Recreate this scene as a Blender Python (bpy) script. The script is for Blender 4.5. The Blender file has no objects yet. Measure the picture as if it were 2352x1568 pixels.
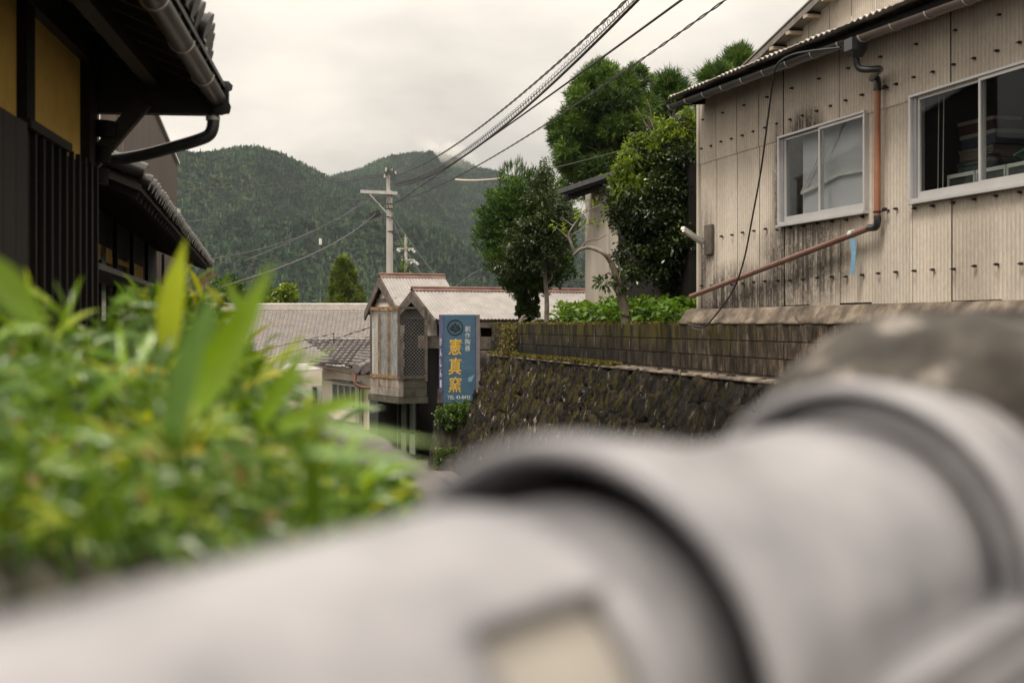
import bpy, math, random
import numpy as np
from mathutils import Vector, Matrix
random.seed(7)
rng = np.random.default_rng(7)
R = math.radians
sc = bpy.context.scene
COL = sc.collection

# ------------------------------------------------------------------ camera, sky, sun, exposure
H = 3.2                      # eye height above the lower street
F = 3266.7                   # focal length expressed in the 2352 px wide frame
cam = bpy.data.cameras.new('camera')
cam_o = bpy.data.objects.new('camera', cam); COL.objects.link(cam_o)
cam_o.location = (0, 0, H); cam_o.rotation_euler = (R(90), 0, 0)
cam.lens = 50; cam.sensor_width = 36; cam.shift_y = -0.0175
cam.clip_start = 0.02; cam.clip_end = 9000
cam.dof.use_dof = True; cam.dof.focus_distance = 24; cam.dof.aperture_fstop = 3.6
sc.camera = cam_o
sc.view_settings.view_transform = 'Standard'; sc.view_settings.look = 'None'
sc.view_settings.exposure = 0.78; sc.view_settings.gamma = 1
sc.render.engine = 'CYCLES'
sc.cycles.use_denoising = True
sc.cycles.max_bounces = 6; sc.cycles.diffuse_bounces = 3; sc.cycles.transparent_max_bounces = 12
sc.cycles.volume_bounces = 1; sc.cycles.volume_max_steps = 64

SUN_EL, SUN_AZ = 58, 215     # overcast: broad soft sun, high behind the viewer's left shoulder
world = bpy.data.worlds.new('World'); sc.world = world; world.use_nodes = True
nt = world.node_tree; nt.nodes.clear()
def wn(t, **k):
    n = nt.nodes.new(t)
    for a, b in k.items(): setattr(n, a, b)
    return n
out = wn('ShaderNodeOutputWorld')
sky = wn('ShaderNodeTexSky', sky_type='NISHITA', sun_disc=False, sun_elevation=R(SUN_EL), sun_rotation=R(SUN_AZ))
bg1 = wn('ShaderNodeBackground'); bg1.inputs[1].default_value = 0.06
nt.links.new(sky.outputs[0], bg1.inputs[0])
tc = wn('ShaderNodeTexCoord'); mp = wn('ShaderNodeMapping'); mp.inputs['Scale'].default_value = (1, 1, 2.6)
nt.links.new(tc.outputs['Generated'], mp.inputs[0])
no = wn('ShaderNodeTexNoise'); no.inputs['Scale'].default_value = 2.7; no.inputs['Detail'].default_value = 6; no.inputs['Roughness'].default_value = .5
nt.links.new(mp.outputs[0], no.inputs[0])
cr = wn('ShaderNodeValToRGB'); cr.color_ramp.elements[0].position = .40; cr.color_ramp.elements[1].position = .57
cr.color_ramp.elements[0].color = (.395, .358, .32, 1); cr.color_ramp.elements[1].color = (.665, .60, .515, 1)
nt.links.new(no.outputs['Fac'], cr.inputs[0])
sep = wn('ShaderNodeSeparateXYZ'); nt.links.new(tc.outputs['Generated'], sep.inputs[0])
mr = wn('ShaderNodeMapRange'); mr.inputs['From Min'].default_value = .2; mr.inputs['From Max'].default_value = .85
mr.inputs['To Min'].default_value = 1.0; mr.inputs['To Max'].default_value = 3.0   # overcast sky brightens towards the zenith
nt.links.new(sep.outputs['Z'], mr.inputs['Value'])
bg2 = wn('ShaderNodeBackground'); nt.links.new(cr.outputs[0], bg2.inputs[0]); nt.links.new(mr.outputs[0], bg2.inputs[1])
mx = wn('ShaderNodeMixShader'); mx.inputs[0].default_value = .93
nt.links.new(bg1.outputs[0], mx.inputs[1]); nt.links.new(bg2.outputs[0], mx.inputs[2]); nt.links.new(mx.outputs[0], out.inputs[0])

sun = bpy.data.lights.new('sun', 'SUN'); sun.energy = 1.5; sun.angle = R(14); sun.color = (1, .93, .82)
sun_o = bpy.data.objects.new('sun', sun); COL.objects.link(sun_o)
sun_o.rotation_euler = (R(90 - SUN_EL), 0, R(180 - SUN_AZ))
# light comes from behind-left of the camera
d = Vector((-.62 * math.cos(R(SUN_EL)), -.78 * math.cos(R(SUN_EL)), math.sin(R(SUN_EL))))
sun_o.rotation_euler = d.to_track_quat('Z', 'Y').to_euler()

# ------------------------------------------------------------------ helpers
def P(u, v, Y): return Vector(((u - 1176) / F * Y, Y, H - (v - 743) / F * Y))
class Nodes:
    def __init__(s, m): s.t = m.node_tree
    def n(s, t, ins=None, **k):
        n = s.t.nodes.new(t)
        for a, b in k.items(): setattr(n, a, b)
        for a, b in (ins or {}).items():
            if isinstance(b, bpy.types.NodeSocket): s.t.links.new(b, n.inputs[a])
            else: n.inputs[a].default_value = b
        return n
    def coord(s, kind='Object', scale=(1, 1, 1), rot=(0, 0, 0)):
        if kind == 'World': o = s.n('ShaderNodeNewGeometry').outputs['Position']
        else: o = s.n('ShaderNodeTexCoord').outputs[kind]
        return s.n('ShaderNodeMapping', {0: o, 'Scale': scale, 'Rotation': rot}).outputs[0]
    def noise(s, vec, scale, det=4, rough=.6): return s.n('ShaderNodeTexNoise', {'Vector': vec, 'Scale': scale, 'Detail': det, 'Roughness': rough}).outputs['Fac']
    def ramp(s, fac, stops):
        r = s.n('ShaderNodeValToRGB', {0: fac}); e = r.color_ramp.elements
        while len(e) < len(stops): e.new(.5)
        for i, (p, c) in enumerate(stops): e[i].position = p; e[i].color = (*c, 1) if not isinstance(c, float) else (c, c, c, 1)
        return r.outputs[0]
    def math(s, op, a, b=0.0, clamp=False):
        n = s.n('ShaderNodeMath', {0: a, 1: b}, operation=op); n.use_clamp = clamp; return n.outputs[0]
    def mr(s, v, a, b, c=0., d=1., sm=True):
        n = s.n('ShaderNodeMapRange', {'Value': v, 'From Min': a, 'From Max': b, 'To Min': c, 'To Max': d})
        if sm: n.interpolation_type = 'SMOOTHSTEP'
        return n.outputs[0]
    def mix(s, f, a, b, mode='MIX'):
        n = s.n('ShaderNodeMix', data_type='RGBA', blend_type=mode)
        for i, x in ((0, f), (6, a), (7, b)):
            if isinstance(x, bpy.types.NodeSocket): s.t.links.new(x, n.inputs[i])
            else: n.inputs[i].default_value = x if i == 0 else ((*x, 1) if len(x) == 3 else x)
        return n.outputs[2]
    def bump(s, h, strength=.3, dist=.02): return s.n('ShaderNodeBump', {'Height': h, 'Strength': strength, 'Distance': dist}).outputs[0]
    def xyz(s, v): return s.n('ShaderNodeSeparateXYZ', {0: v}).outputs
def newmat(name):
    m = bpy.data.materials.new(name); m.use_nodes = True
    return m, Nodes(m), m.node_tree.nodes['Principled BSDF']
def M(name, stops, scale=3, rough=.7, bump=.2, bscale=None, stretch=(1, 1, 1), metal=0, dist=.01, kind='Object', rnd=0.0, spec=.5, det=5):
    m, N, b = newmat(name)
    v = N.coord(kind, stretch)
    f = N.noise(v, scale, det)
    k = len(stops); lo, hi = .32, .68
    c = N.ramp(f, [(lo + (hi - lo) * i / max(1, k - 1), s) for i, s in enumerate(stops)])
    if rnd:
        r = N.n('ShaderNodeObjectInfo').outputs['Random']
        c = N.mix(1.0, c, N.ramp(r, [(0, 1 - rnd), (1, 1 + rnd * .5)]), 'MULTIPLY')
    m.node_tree.links.new(c, b.inputs['Base Color'])
    b.inputs['Roughness'].default_value = rough; b.inputs['Metallic'].default_value = metal
    b.inputs['Specular IOR Level'].default_value = spec
    if bump: m.node_tree.links.new(N.bump(N.noise(v, bscale or scale * 6, 6, .7), bump, dist), b.inputs['Normal'])
    return m
def leafmat(name, dark, light, alt=None, transl=.3, rough=.45, tr=None):
    m, N, b = newmat(name)
    a = N.n('ShaderNodeAttribute', attribute_name='tint').outputs['Fac']
    st = [(0, dark), (.75, light)] + ([(1, alt)] if alt else [])
    c = N.ramp(a, st)
    c = N.mix(1.0, c, N.ramp(N.noise(N.coord('World'), 9, 3), [(.35, .75), (.65, 1.2)]), 'MULTIPLY')
    L = m.node_tree.links; L.new(c, b.inputs['Base Color']); b.inputs['Roughness'].default_value = rough
    t = N.n('ShaderNodeBsdfTranslucent', {'Color': N.mix(1.0, c, tr or (1.5, 1.35, .5), 'MULTIPLY')}).outputs[0]
    mxs = N.n('ShaderNodeMixShader', {0: transl, 1: b.outputs[0], 2: t}).outputs[0]
    L.new(mxs, m.node_tree.nodes['Material Output'].inputs[0])
    return m

class MB:
    def __init__(s): s.v = []; s.f = []; s.mi = []; s.sm = []
    def add(s, vs, fs, mi=0, smooth=False):
        o = len(s.v); s.v += [tuple(x) for x in vs]
        for f in fs: s.f.append(tuple(i + o for i in f)); s.mi.append(mi); s.sm.append(smooth)
        return s
    def box(s, a, b, mi=0, T=None):
        x0, y0, z0 = [min(p, q) for p, q in zip(a, b)]; x1, y1, z1 = [max(p, q) for p, q in zip(a, b)]
        vs = [Vector(p) for p in ((x0,y0,z0),(x1,y0,z0),(x1,y1,z0),(x0,y1,z0),(x0,y0,z1),(x1,y0,z1),(x1,y1,z1),(x0,y1,z1))]
        if T: vs = [T @ p for p in vs]
        return s.add(vs, [(0,3,2,1),(4,5,6,7),(0,1,5,4),(1,2,6,5),(2,3,7,6),(3,0,4,7)], mi)
    def bar(s, p, q, w, h, up=(0, 0, 1), mi=0):      # rectangular bar between two points
        p, q = Vector(p), Vector(q); t = (q - p).normalized(); sd = t.cross(Vector(up)).normalized(); u = sd.cross(t)
        vs = [e + sd * a * w / 2 + u * c * h / 2 for e in (p, q) for a, c in ((-1,-1),(1,-1),(1,1),(-1,1))]
        return s.add(vs, [(0,1,2,3),(4,7,6,5),(0,4,5,1),(1,5,6,2),(2,6,7,3),(3,7,4,0)], mi)
    def prism(s, poly, off, mi=0):                   # polygon swept by a vector
        poly = [Vector(p) for p in poly]; n = len(poly); off = Vector(off)
        return s.add(poly + [p + off for p in poly], [tuple(range(n))[::-1], tuple(range(n, 2*n))] + [(i, (i+1) % n, (i+1) % n + n, i + n) for i in range(n)], mi)
    def tube(s, pts, r, n=8, mi=0, cap=True):
        pts = [Vector(p) for p in pts]; rs = r if isinstance(r, (list, tuple)) else [r] * len(pts)
        vs = []; pu = None
        for i, p in enumerate(pts):
            t = (pts[min(i+1, len(pts)-1)] - pts[max(i-1, 0)]).normalized()
            if pu is None: pu = t.orthogonal().normalized()
            pu = (pu - t * pu.dot(t)).normalized(); w = t.cross(pu)
            vs += [p + (pu * math.cos(2*math.pi*k/n) + w * math.sin(2*math.pi*k/n)) * rs[i] for k in range(n)]
        fs = [(i*n+k, i*n+(k+1) % n, (i+1)*n+(k+1) % n, (i+1)*n+k) for i in range(len(pts)-1) for k in range(n)]
        s.add(vs, fs, mi, True)
        if cap: s.add(vs[:n], [tuple(range(n))[::-1]], mi); s.add(vs[-n:], [tuple(range(n))], mi)
        return s
    def build(s, name, mats, parent=None):
        me = bpy.data.meshes.new(name); me.from_pydata(s.v, [], s.f)
        for m in (mats if isinstance(mats, (list, tuple)) else [mats]): me.materials.append(m)
        me.polygons.foreach_set('material_index', s.mi); me.polygons.foreach_set('use_smooth', s.sm); me.update()
        return link(name, me, parent)
def link(name, me, parent=None):
    o = bpy.data.objects.new(name, me); COL.objects.link(o)
    if parent is not None: o.parent = parent
    return o
def npmesh(name, V, Q, mat, parent=None, tint=None, smooth=False, k=4):
    me = bpy.data.meshes.new(name)
    V = np.asarray(V, np.float32); Q = np.asarray(Q, np.int32)
    me.vertices.add(len(V)); me.vertices.foreach_set('co', V.ravel())
    me.loops.add(Q.size); me.loops.foreach_set('vertex_index', Q.ravel())
    me.polygons.add(len(Q)); me.polygons.foreach_set('loop_start', np.arange(0, Q.size, k, dtype=np.int32))
    me.update(calc_edges=True)
    if smooth: me.polygons.foreach_set('use_smooth', np.ones(len(Q), bool))
    if tint is not None:
        a = me.attributes.new('tint', 'FLOAT', 'POINT'); a.data.foreach_set('value', np.asarray(tint, np.float32))
    me.materials.append(mat); me.validate()
    return link(name, me, parent)
def tag(o, label=None, cat=None, group=None, kind=None):
    if label: o['label'] = label
    if cat: o['category'] = cat
    if group: o['group'] = group
    if kind: o['kind'] = kind
    return o
def thing(name, label, cat, loc=(0, 0, 0), rz=0, group=None):
    o = bpy.data.objects.new(name, None); COL.objects.link(o); o.empty_display_size = .2
    o.location = loc; o.rotation_euler = (0, 0, rz)
    return tag(o, label, cat, group)
def grid(nx, ny): # quads of an nx x ny vertex grid
    i = np.arange(nx*ny).reshape(ny, nx)
    return np.stack([i[:-1,:-1], i[:-1,1:], i[1:,1:], i[1:,:-1]], -1).reshape(-1, 4)

# leaves: rhombic folded leaves round given centres
def unit(a): return a / np.maximum(np.linalg.norm(a, axis=1, keepdims=True), 1e-9)
def leaves(name, C, D, L, W, mat, parent=None, tint=None, fold=.25, droop=.15):
    n = len(C); C = np.asarray(C, float); D = unit(np.asarray(D, float))
    L = np.broadcast_to(L, n)[:, None]; W = np.broadcast_to(W, n)[:, None]
    S = unit(np.cross(D, rng.normal(size=(n, 3)))); N = np.cross(S, D)
    dz = np.zeros((n, 3)); dz[:, 2] = -droop
    b = C; t = C + D*L + dz*L; l = C + D*L*.45 + S*W/2 + N*W*fold; r = C + D*L*.45 - S*W/2 + N*W*fold
    V = np.stack([b, r, t, l], 1).reshape(-1, 3)
    Q = np.arange(4*n).reshape(n, 4)
    if tint is None: tint = rng.random(n)
    return npmesh(name, V, Q, mat, parent, np.repeat(tint, 4))
def blob_pts(n, c, r, shell=.55, bump=.18):    # points biased to the skin of a lumpy ellipsoid
    d = unit(rng.normal(size=(n, 3)))
    ph = rng.random(6) * 6
    k = 1 + bump*(np.sin(d[:,0]*5+ph[0])*np.cos(d[:,2]*4+ph[1]) + .6*np.sin(d[:,1]*7+ph[2]+d[:,2]*6) + .5*np.sin(d[:,2]*11+ph[3]+d[:,0]*8))
    rad = (shell + (1-shell)*rng.random(n)) * k
    return np.asarray(c) + d*rad[:, None]*np.asarray(r), d
def blade(mb, p, q, w, bend=(0, 0, 0), n=7, face=None):       # broad lanceolate grass leaf, folded at its midrib
    p, q = Vector(p), Vector(q); bend = Vector(bend); ax = (q-p).normalized()
    sd = (ax.cross(Vector(face or (0, -1, .3)))).normalized(); nm = sd.cross(ax)
    vs = []
    for i in range(n+1):
        s = i/n; c = p.lerp(q, s) + bend*(4*s*(1-s)); ww = w/2*(math.sin(math.pi*min(1, s*.86+.14)**.8))*1.05
        vs += [c - sd*ww + nm*ww*.25, c, c + sd*ww + nm*ww*.25]
    fs = []
    for i in range(n):
        a = 3*i; fs += [(a, a+1, a+4, a+3), (a+1, a+2, a+5, a+4)]
    return mb.add(vs, fs, 0, True)
def set_tint(o, t):
    me = o.data; a = me.attributes.new('tint', 'FLOAT', 'POINT'); a.data.foreach_set('value', [t]*len(me.vertices))
def arc3(pts, n=10):      # catmull-rom through points
    pts = [Vector(p) for p in pts]; Q = [pts[0]*2-pts[1]] + pts + [pts[-1]*2-pts[-2]]; o = []
    for i in range(1, len(Q)-2):
        a, b, c, e = Q[i-1:i+3]
        for k in range(n):
            t = k/n; o.append(.5*((2*b) + (c-a)*t + (2*a-5*b+4*c-e)*t*t + (3*b-a-3*c+e)*t**3))
    return o + [pts[-1]]
exec_parts = []

# ------------------------------------------------------------------ materials
m_asph = M('street_concrete', [(.10,.088,.075), (.16,.14,.12)], 2, .8, .3)
m_ground = M('soil', [(.016,.014,.008), (.03,.028,.013)], 1.5, .95, .3)
m_paver = M('paver_stone', [(.17,.15,.125), (.26,.23,.195)], 4, .75, .3, rnd=.25)
m_bolt = M('rusty_iron', [(.012,.009,.007), (.03,.018,.012)], 30, .6, 0)
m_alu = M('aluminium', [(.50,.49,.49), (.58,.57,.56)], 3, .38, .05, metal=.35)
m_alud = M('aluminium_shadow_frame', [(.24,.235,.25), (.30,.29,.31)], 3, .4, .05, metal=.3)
m_gutterd = M('charcoal_plastic', [(.018,.019,.02), (.035,.036,.038)], 5, .32, .05)
m_gutterb = M('brown_plastic', [(.10,.078,.066), (.14,.115,.10)], 5, .33, .05)
m_cop = M('copper_brown_plastic', [(.24,.095,.05), (.33,.14,.075)], 2.5, .38, .05)
m_copd = M('dull_brown_plastic', [(.15,.07,.05), (.22,.115,.085)], 6, .42, .1)
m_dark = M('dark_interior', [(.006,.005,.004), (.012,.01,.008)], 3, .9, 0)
m_darkwood = M('dark_stained_timber', [(.0035,.0025,.0018), (.010,.007,.005)], 6, .75, .3, stretch=(1,1,.15), dist=.004, spec=.25)
m_greywood = M('weathered_timber', [(.045,.036,.029), (.135,.108,.09)], 5, .85, .5, stretch=(1,1,1), dist=.006)
m_palewood = M('pale_purlin_wood', [(.34,.27,.19), (.46,.38,.28)], 4, .8, .2)
m_black = M('black_rubber', [(.012,.012,.013), (.02,.02,.02)], 4, .5, 0)
m_wire = M('wire_sheath', [(.02,.019,.02), (.035,.033,.034)], 4, .55, 0)
m_pole = M('concrete_pole', [(.36,.33,.31), (.46,.43,.405)], 1.2, .75, .15, stretch=(1,1,.3))
m_steel = M('galvanised_steel', [(.36,.34,.33), (.50,.48,.46)], 6, .5, .1, metal=.3)
m_white = M('white_plaster', [(.55,.50,.43), (.70,.645,.57)], 1.5, .85, .1)
m_cream = M('cream_wall_board', [(.56,.50,.40), (.70,.63,.52)], .8, .75, .05)
m_ochre = M('ochre_plaster', [(.50,.31,.06), (.66,.44,.105)], 2.2, .9, .2)
m_moss = M('moss', [(.045,.04,.008), (.12,.11,.012)], 9, .95, .9, bscale=60, dist=.03)
m_bark = M('bark', [(.06,.045,.034), (.15,.12,.095)], 7, .9, .7, stretch=(1,1,.3), dist=.02)
m_palebark = M('pale_bark', [(.10,.085,.065), (.27,.235,.195)], 6, .85, .5, dist=.01)
m_rust = M('rusty_red_ridge_metal', [(.10,.045,.033), (.20,.115,.09)], 5, .6, .2)
m_orange = M('rust_orange_iron', [(.10,.05,.02), (.34,.19,.07)], 8, .7, .2)
m_mesh = M('galvanised_mesh_wire', [(.26,.25,.24), (.36,.35,.34)], 4, .5, 0, metal=.3)
m_ribbon = M('blue_ribbon_cloth', [(.12,.28,.42), (.17,.36,.50)], 20, .7, .1)
m_ribred = M('red_ribbon_edge', [(.40,.04,.05), (.5,.07,.07)], 20, .7, .1)
m_lamp = M('lamp_white_housing', [(.55,.55,.53), (.66,.66,.64)], 5, .4, .05)
m_mort = M('weathered_plinth_mortar', [(.03,.024,.018), (.13,.10,.075), (.30,.25,.19)], 3.0, .9, .5, bscale=20, dist=.015, kind='World', stretch=(1,1,1.4))

def mk_siding():
    m, N, b = newmat('fibre_cement_siding'); L = m.node_tree.links
    o = N.n('ShaderNodeTexCoord').outputs['Object']; s = N.xyz(o)
    base = N.ramp(N.noise(N.coord('Object', (1.3,1,.35)), 1.2), [(.3, (.50,.435,.36)), (.7, (.67,.60,.51))])
    fine = N.noise(N.coord('Object', (1,1,.4)), 34, 5, .75)
    base = N.mix(.55, base, N.ramp(fine, [(.3, .62), (.7, 1.12)]), 'MULTIPLY')
    rnd = N.n('ShaderNodeObjectInfo').outputs['Random']
    base = N.mix(1.0, base, N.ramp(rnd, [(0, .90), (1, 1.06)]), 'MULTIPLY')
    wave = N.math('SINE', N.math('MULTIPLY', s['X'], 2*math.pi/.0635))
    gro = N.mr(wave, -1, .5, .60, 1.0)               # valleys of the sheet painted darker: dust, deepened to stand for relief shade
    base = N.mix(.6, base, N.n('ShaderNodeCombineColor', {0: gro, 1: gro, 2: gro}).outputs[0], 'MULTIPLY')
    streak = N.noise(N.coord('Object', (9,1,.55)), 1.6, 6, .72)
    speck = N.noise(N.coord('Object', (1,1,.8)), 16, 6, .85)
    x, z = s['X'], s['Z']
    def spot(cx, rx, cz, rz):
        a = N.math('DIVIDE', N.math('SUBTRACT', x, cx), rx); c = N.math('DIVIDE', N.math('SUBTRACT', z, cz), rz)
        d = N.math('ADD', N.math('MULTIPLY', a, a), N.math('MULTIPLY', c, c))
        return N.math('SUBTRACT', 1.0, d, True)
    m1 = spot(3.3, 1.5, .72, .75)                    # mould below the small window
    m2 = spot(1.4, 2.9, .22, .62)                    # damp low corner
    m3 = spot(3.35, .6, 2.16, .30)
    m4 = spot(2.66, .25, 1.55, 1.0)
    m5 = N.math('MULTIPLY', spot(.1, .65, .75, 1.1), .75)
    mk = m1
    for q in (m2, m3, m4, m5): mk = N.math('MAXIMUM', mk, q)
    d = N.math('MULTIPLY', mk, N.mr(N.math('ADD', N.math('MULTIPLY', streak, .62), N.math('MULTIPLY', speck, .42)), .36, .66, .15, 1.55))
    d = N.math('MINIMUM', d, .93)
    c = N.mix(d, base, (.042,.033,.026))
    faint = N.math('MULTIPLY', N.mr(streak, .55, .8), .28)
    c = N.mix(faint, c, (.16,.12,.085))
    # rust runs under the lowest bolts, from x = 5 m on
    fx = N.math('ABSOLUTE', N.math('SUBTRACT', N.math('FRACT', N.math('DIVIDE', N.math('SUBTRACT', x, .18-.1725), .3525)), .5))
    run = N.math('MULTIPLY', N.mr(fx, .035, .0), N.math('MULTIPLY', N.mr(z, .24, .50), N.mr(z, .52, .50)))
    run = N.math('MULTIPLY', run, N.math('MULTIPLY', N.mr(x, 5, 6.5), .55))
    c = N.mix(run, c, (.22,.10,.03))
    L.new(c, b.inputs['Base Color']); b.inputs['Roughness'].default_value = .82
    L.new(N.bump(speck, .25, .006), b.inputs['Normal'])
    return m
m_siding = mk_siding()
def mk_block():
    m, N, b = newmat('concrete_block_wall'); L = m.node_tree.links
    p = N.n('ShaderNodeNewGeometry').outputs['Position']; s = N.xyz(p)
    st = N.noise(N.coord('World', (2.6,2.6,.5)), 2.4, 6, .7); fi = N.noise(N.coord('World'), 22, 6, .8)
    bl = N.noise(N.coord('World', (1,1,.8)), 1.1, 5, .65)
    near = N.mr(s['X'], .8, 3.6)
    c = N.mix(near, (.008,.0065,.005), (.065,.048,.034))
    c = N.mix(N.mr(st, .50, .64), c, N.mix(near, (.026,.022,.017), (.17,.13,.095)))
    c = N.mix(N.mr(bl, .48, .60), c, (.022,.017,.013))
    c = N.mix(N.math('MULTIPLY', N.mr(fi, .48, .7), .45), c, (.04,.032,.026))
    rnd = N.n('ShaderNodeObjectInfo').outputs['Random']
    c = N.mix(1.0, c, N.ramp(rnd, [(0, .7), (1, 1.2)]), 'MULTIPLY')
    c = N.mix(1.0, c, N.ramp(N.noise(N.coord('World', (2.2,2.2,.9)), 2.6, 8, .8), [(.38, .25), (.5, .8), (.64, 2.4)]), 'MULTIPLY')
    dr = N.noise(N.coord('World', (7,7,.9)), 1.7, 5, .6)                      # lime runs, left part
    limef = N.math('MULTIPLY', N.mr(dr, .65, .70), N.math('MULTIPLY', N.mr(s['X'], 4, .6), N.mr(s['Z'], 3.2, 2.95)))
    c = N.mix(N.math('MULTIPLY', limef, .8), c, (.40,.37,.32))
    ms = N.math('MULTIPLY', N.mr(N.noise(N.coord('World', (2.2,2.2,.35)), 1.8, 5), .46, .56), N.math('MULTIPLY', N.mr(s['X'], 3.3, 2.2), N.mr(s['Z'], 2.72, 3.12)))
    c = N.mix(N.math('MULTIPLY', ms, .9), c, (.062,.052,.005))
    L.new(c, b.inputs['Base Color']); b.inputs['Roughness'].default_value = .9; b.inputs['Specular IOR Level'].default_value = .2
    L.new(N.bump(fi, .5, .012), b.inputs['Normal'])
    return m
m_block = mk_block()
def mk_rock():
    m, N, b = newmat('dark_wet_wall_stone'); L = m.node_tree.links
    s = N.xyz(N.n('ShaderNodeNewGeometry').outputs['Position'])
    n1 = N.noise(N.coord('Object', (1.2,1,.6), (0,.4,0)), 1.6, 6, .75); n2 = N.noise(N.coord('World', (2.2,2.2,.7)), 6, 7, .85)
    c = N.ramp(n1, [(.35, (.005,.0038,.003)), (.55, (.015,.0115,.009)), (.7, (.036,.029,.022))])
    dg = N.noise(N.coord('World', (5,5,1.3), (.5,0,0)), 1.9, 6, .75)
    c = N.mix(1.0, c, N.ramp(dg, [(.38, .4), (.52, 1.0), (.66, 2.2)]), 'MULTIPLY')
    c = N.mix(N.math('MULTIPLY', N.mr(n2, .45, .7), .65), c, (.022,.017,.013))
    rnd = N.n('ShaderNodeObjectInfo').outputs['Random']
    c = N.mix(1.0, c, N.ramp(rnd, [(0, .55), (1, 1.3)]), 'MULTIPLY')
    near = N.mr(s['X'], 2.6, 4.6)
    c = N.mix(N.math('MULTIPLY', near, .40), c, (.06,.047,.034))
    li = N.noise(N.coord('World', (6,6,1.3)), 1.3, 5, .7)
    c = N.mix(N.math('MULTIPLY', N.mr(li, .60, .66), N.mr(s['X'], 2.2, -.5, .35, .85)), c, (.42,.38,.33))
    mo = N.noise(N.coord('World', (1.6,1.6,.7)), 3.0, 6, .75)
    c = N.mix(N.math('MULTIPLY', N.mr(mo, .49, .60), N.mr(s['X'], 3.5, .5, .15, .9)), c, (.055,.046,.005))
    L.new(c, b.inputs['Base Color']); b.inputs['Roughness'].default_value = .85; b.inputs['Specular IOR Level'].default_value = .2
    L.new(N.bump(n2, .9, .03), b.inputs['Normal'])
    return m
m_rock = mk_rock()
def tilemat(name, a, c, rough, rnd=0.15, scale=2.5, bump=.15):
    return M(name, [a, c], scale, rough, bump, rnd=rnd, spec=.55)
m_tilefar = tilemat('pale_silver_roof_tile', (.33,.30,.28), (.47,.43,.40), .5)
m_tiledark = tilemat('dark_smoked_roof_tile', (.075,.066,.064), (.17,.15,.145), .55, scale=6)
m_tileblk = tilemat('black_glazed_roof_tile', (.018,.016,.016), (.04,.036,.034), .22)
m_tilefg = M('grey_smoked_ridge_tile', [(.16,.158,.172), (.29,.282,.295)], 16, .30, .05, bscale=60, dist=.002, spec=.6)
m_glass, N_, b_ = newmat('window_glass')
fr = N_.n('ShaderNodeFresnel', {'IOR': N_.mr(N_.n('ShaderNodeNewGeometry').outputs['Backfacing'], 0, 1, 1.14, 1/1.14, False)}).outputs[0]
gl = N_.n('ShaderNodeBsdfGlossy', {'Roughness': .02, 'Color': (.9,.93,.97,1)}).outputs[0]; tr_ = N_.n('ShaderNodeBsdfTransparent', {'Color': (.86,.88,.87,1)}).outputs[0]
m_glass.node_tree.links.new(N_.n('ShaderNodeMixShader', {0: fr, 1: tr_, 2: gl}).outputs[0], m_glass.node_tree.nodes['Material Output'].inputs[0])

# ------------------------------------------------------------------ terrain
def ground():
    ys = np.array([-60, -5, 0, 5, 10, 20, 30, 40, 46, 60, 75, 90, 140, 300, 600, 1000, 3200.]); xs = np.linspace(-1, 1, 41)
    V = []
    for y in ys:
        for x in xs:
            w = 80 + max(0, y)*1.1
            z = -5.2*min(1, max(0, (y-44)/46)); z += .0
            V.append((x*w, y, z))
    o = npmesh('ground', V, grid(len(xs), len(ys)), m_ground); tag(o, kind='structure')
ground()
st = npmesh('street', [(-3.6,-3,.004),(-.9,-3,.004),(-.9,10,.004),(-3.6,10,.004),(-.9,36,.004),(-4.4,36,.004)], [(0,1,2,3),(3,2,4,5)], m_asph)
tag(st, kind='structure')
pm = MB().box((-.215,-.1,0), (.215,.1,.03)); pv0 = None
k = 0
for j in range(44):
    for i in range(6):
        x = -3.35 + i*.44 + (.22 if j % 2 else 0); y = 21.5 + j*.21
        if x > -.85 - .02: continue
        if pv0 is None: pv0 = pm.build('paver', m_paver, st); o = pv0
        else: o = pv0.copy(); COL.objects.link(o); o.parent = st
        o.location = (x, y, .006 + random.uniform(-.003, .004)); o.rotation_euler = (random.uniform(-.012,.012), random.uniform(-.012,.012), 0); k += 1

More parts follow.
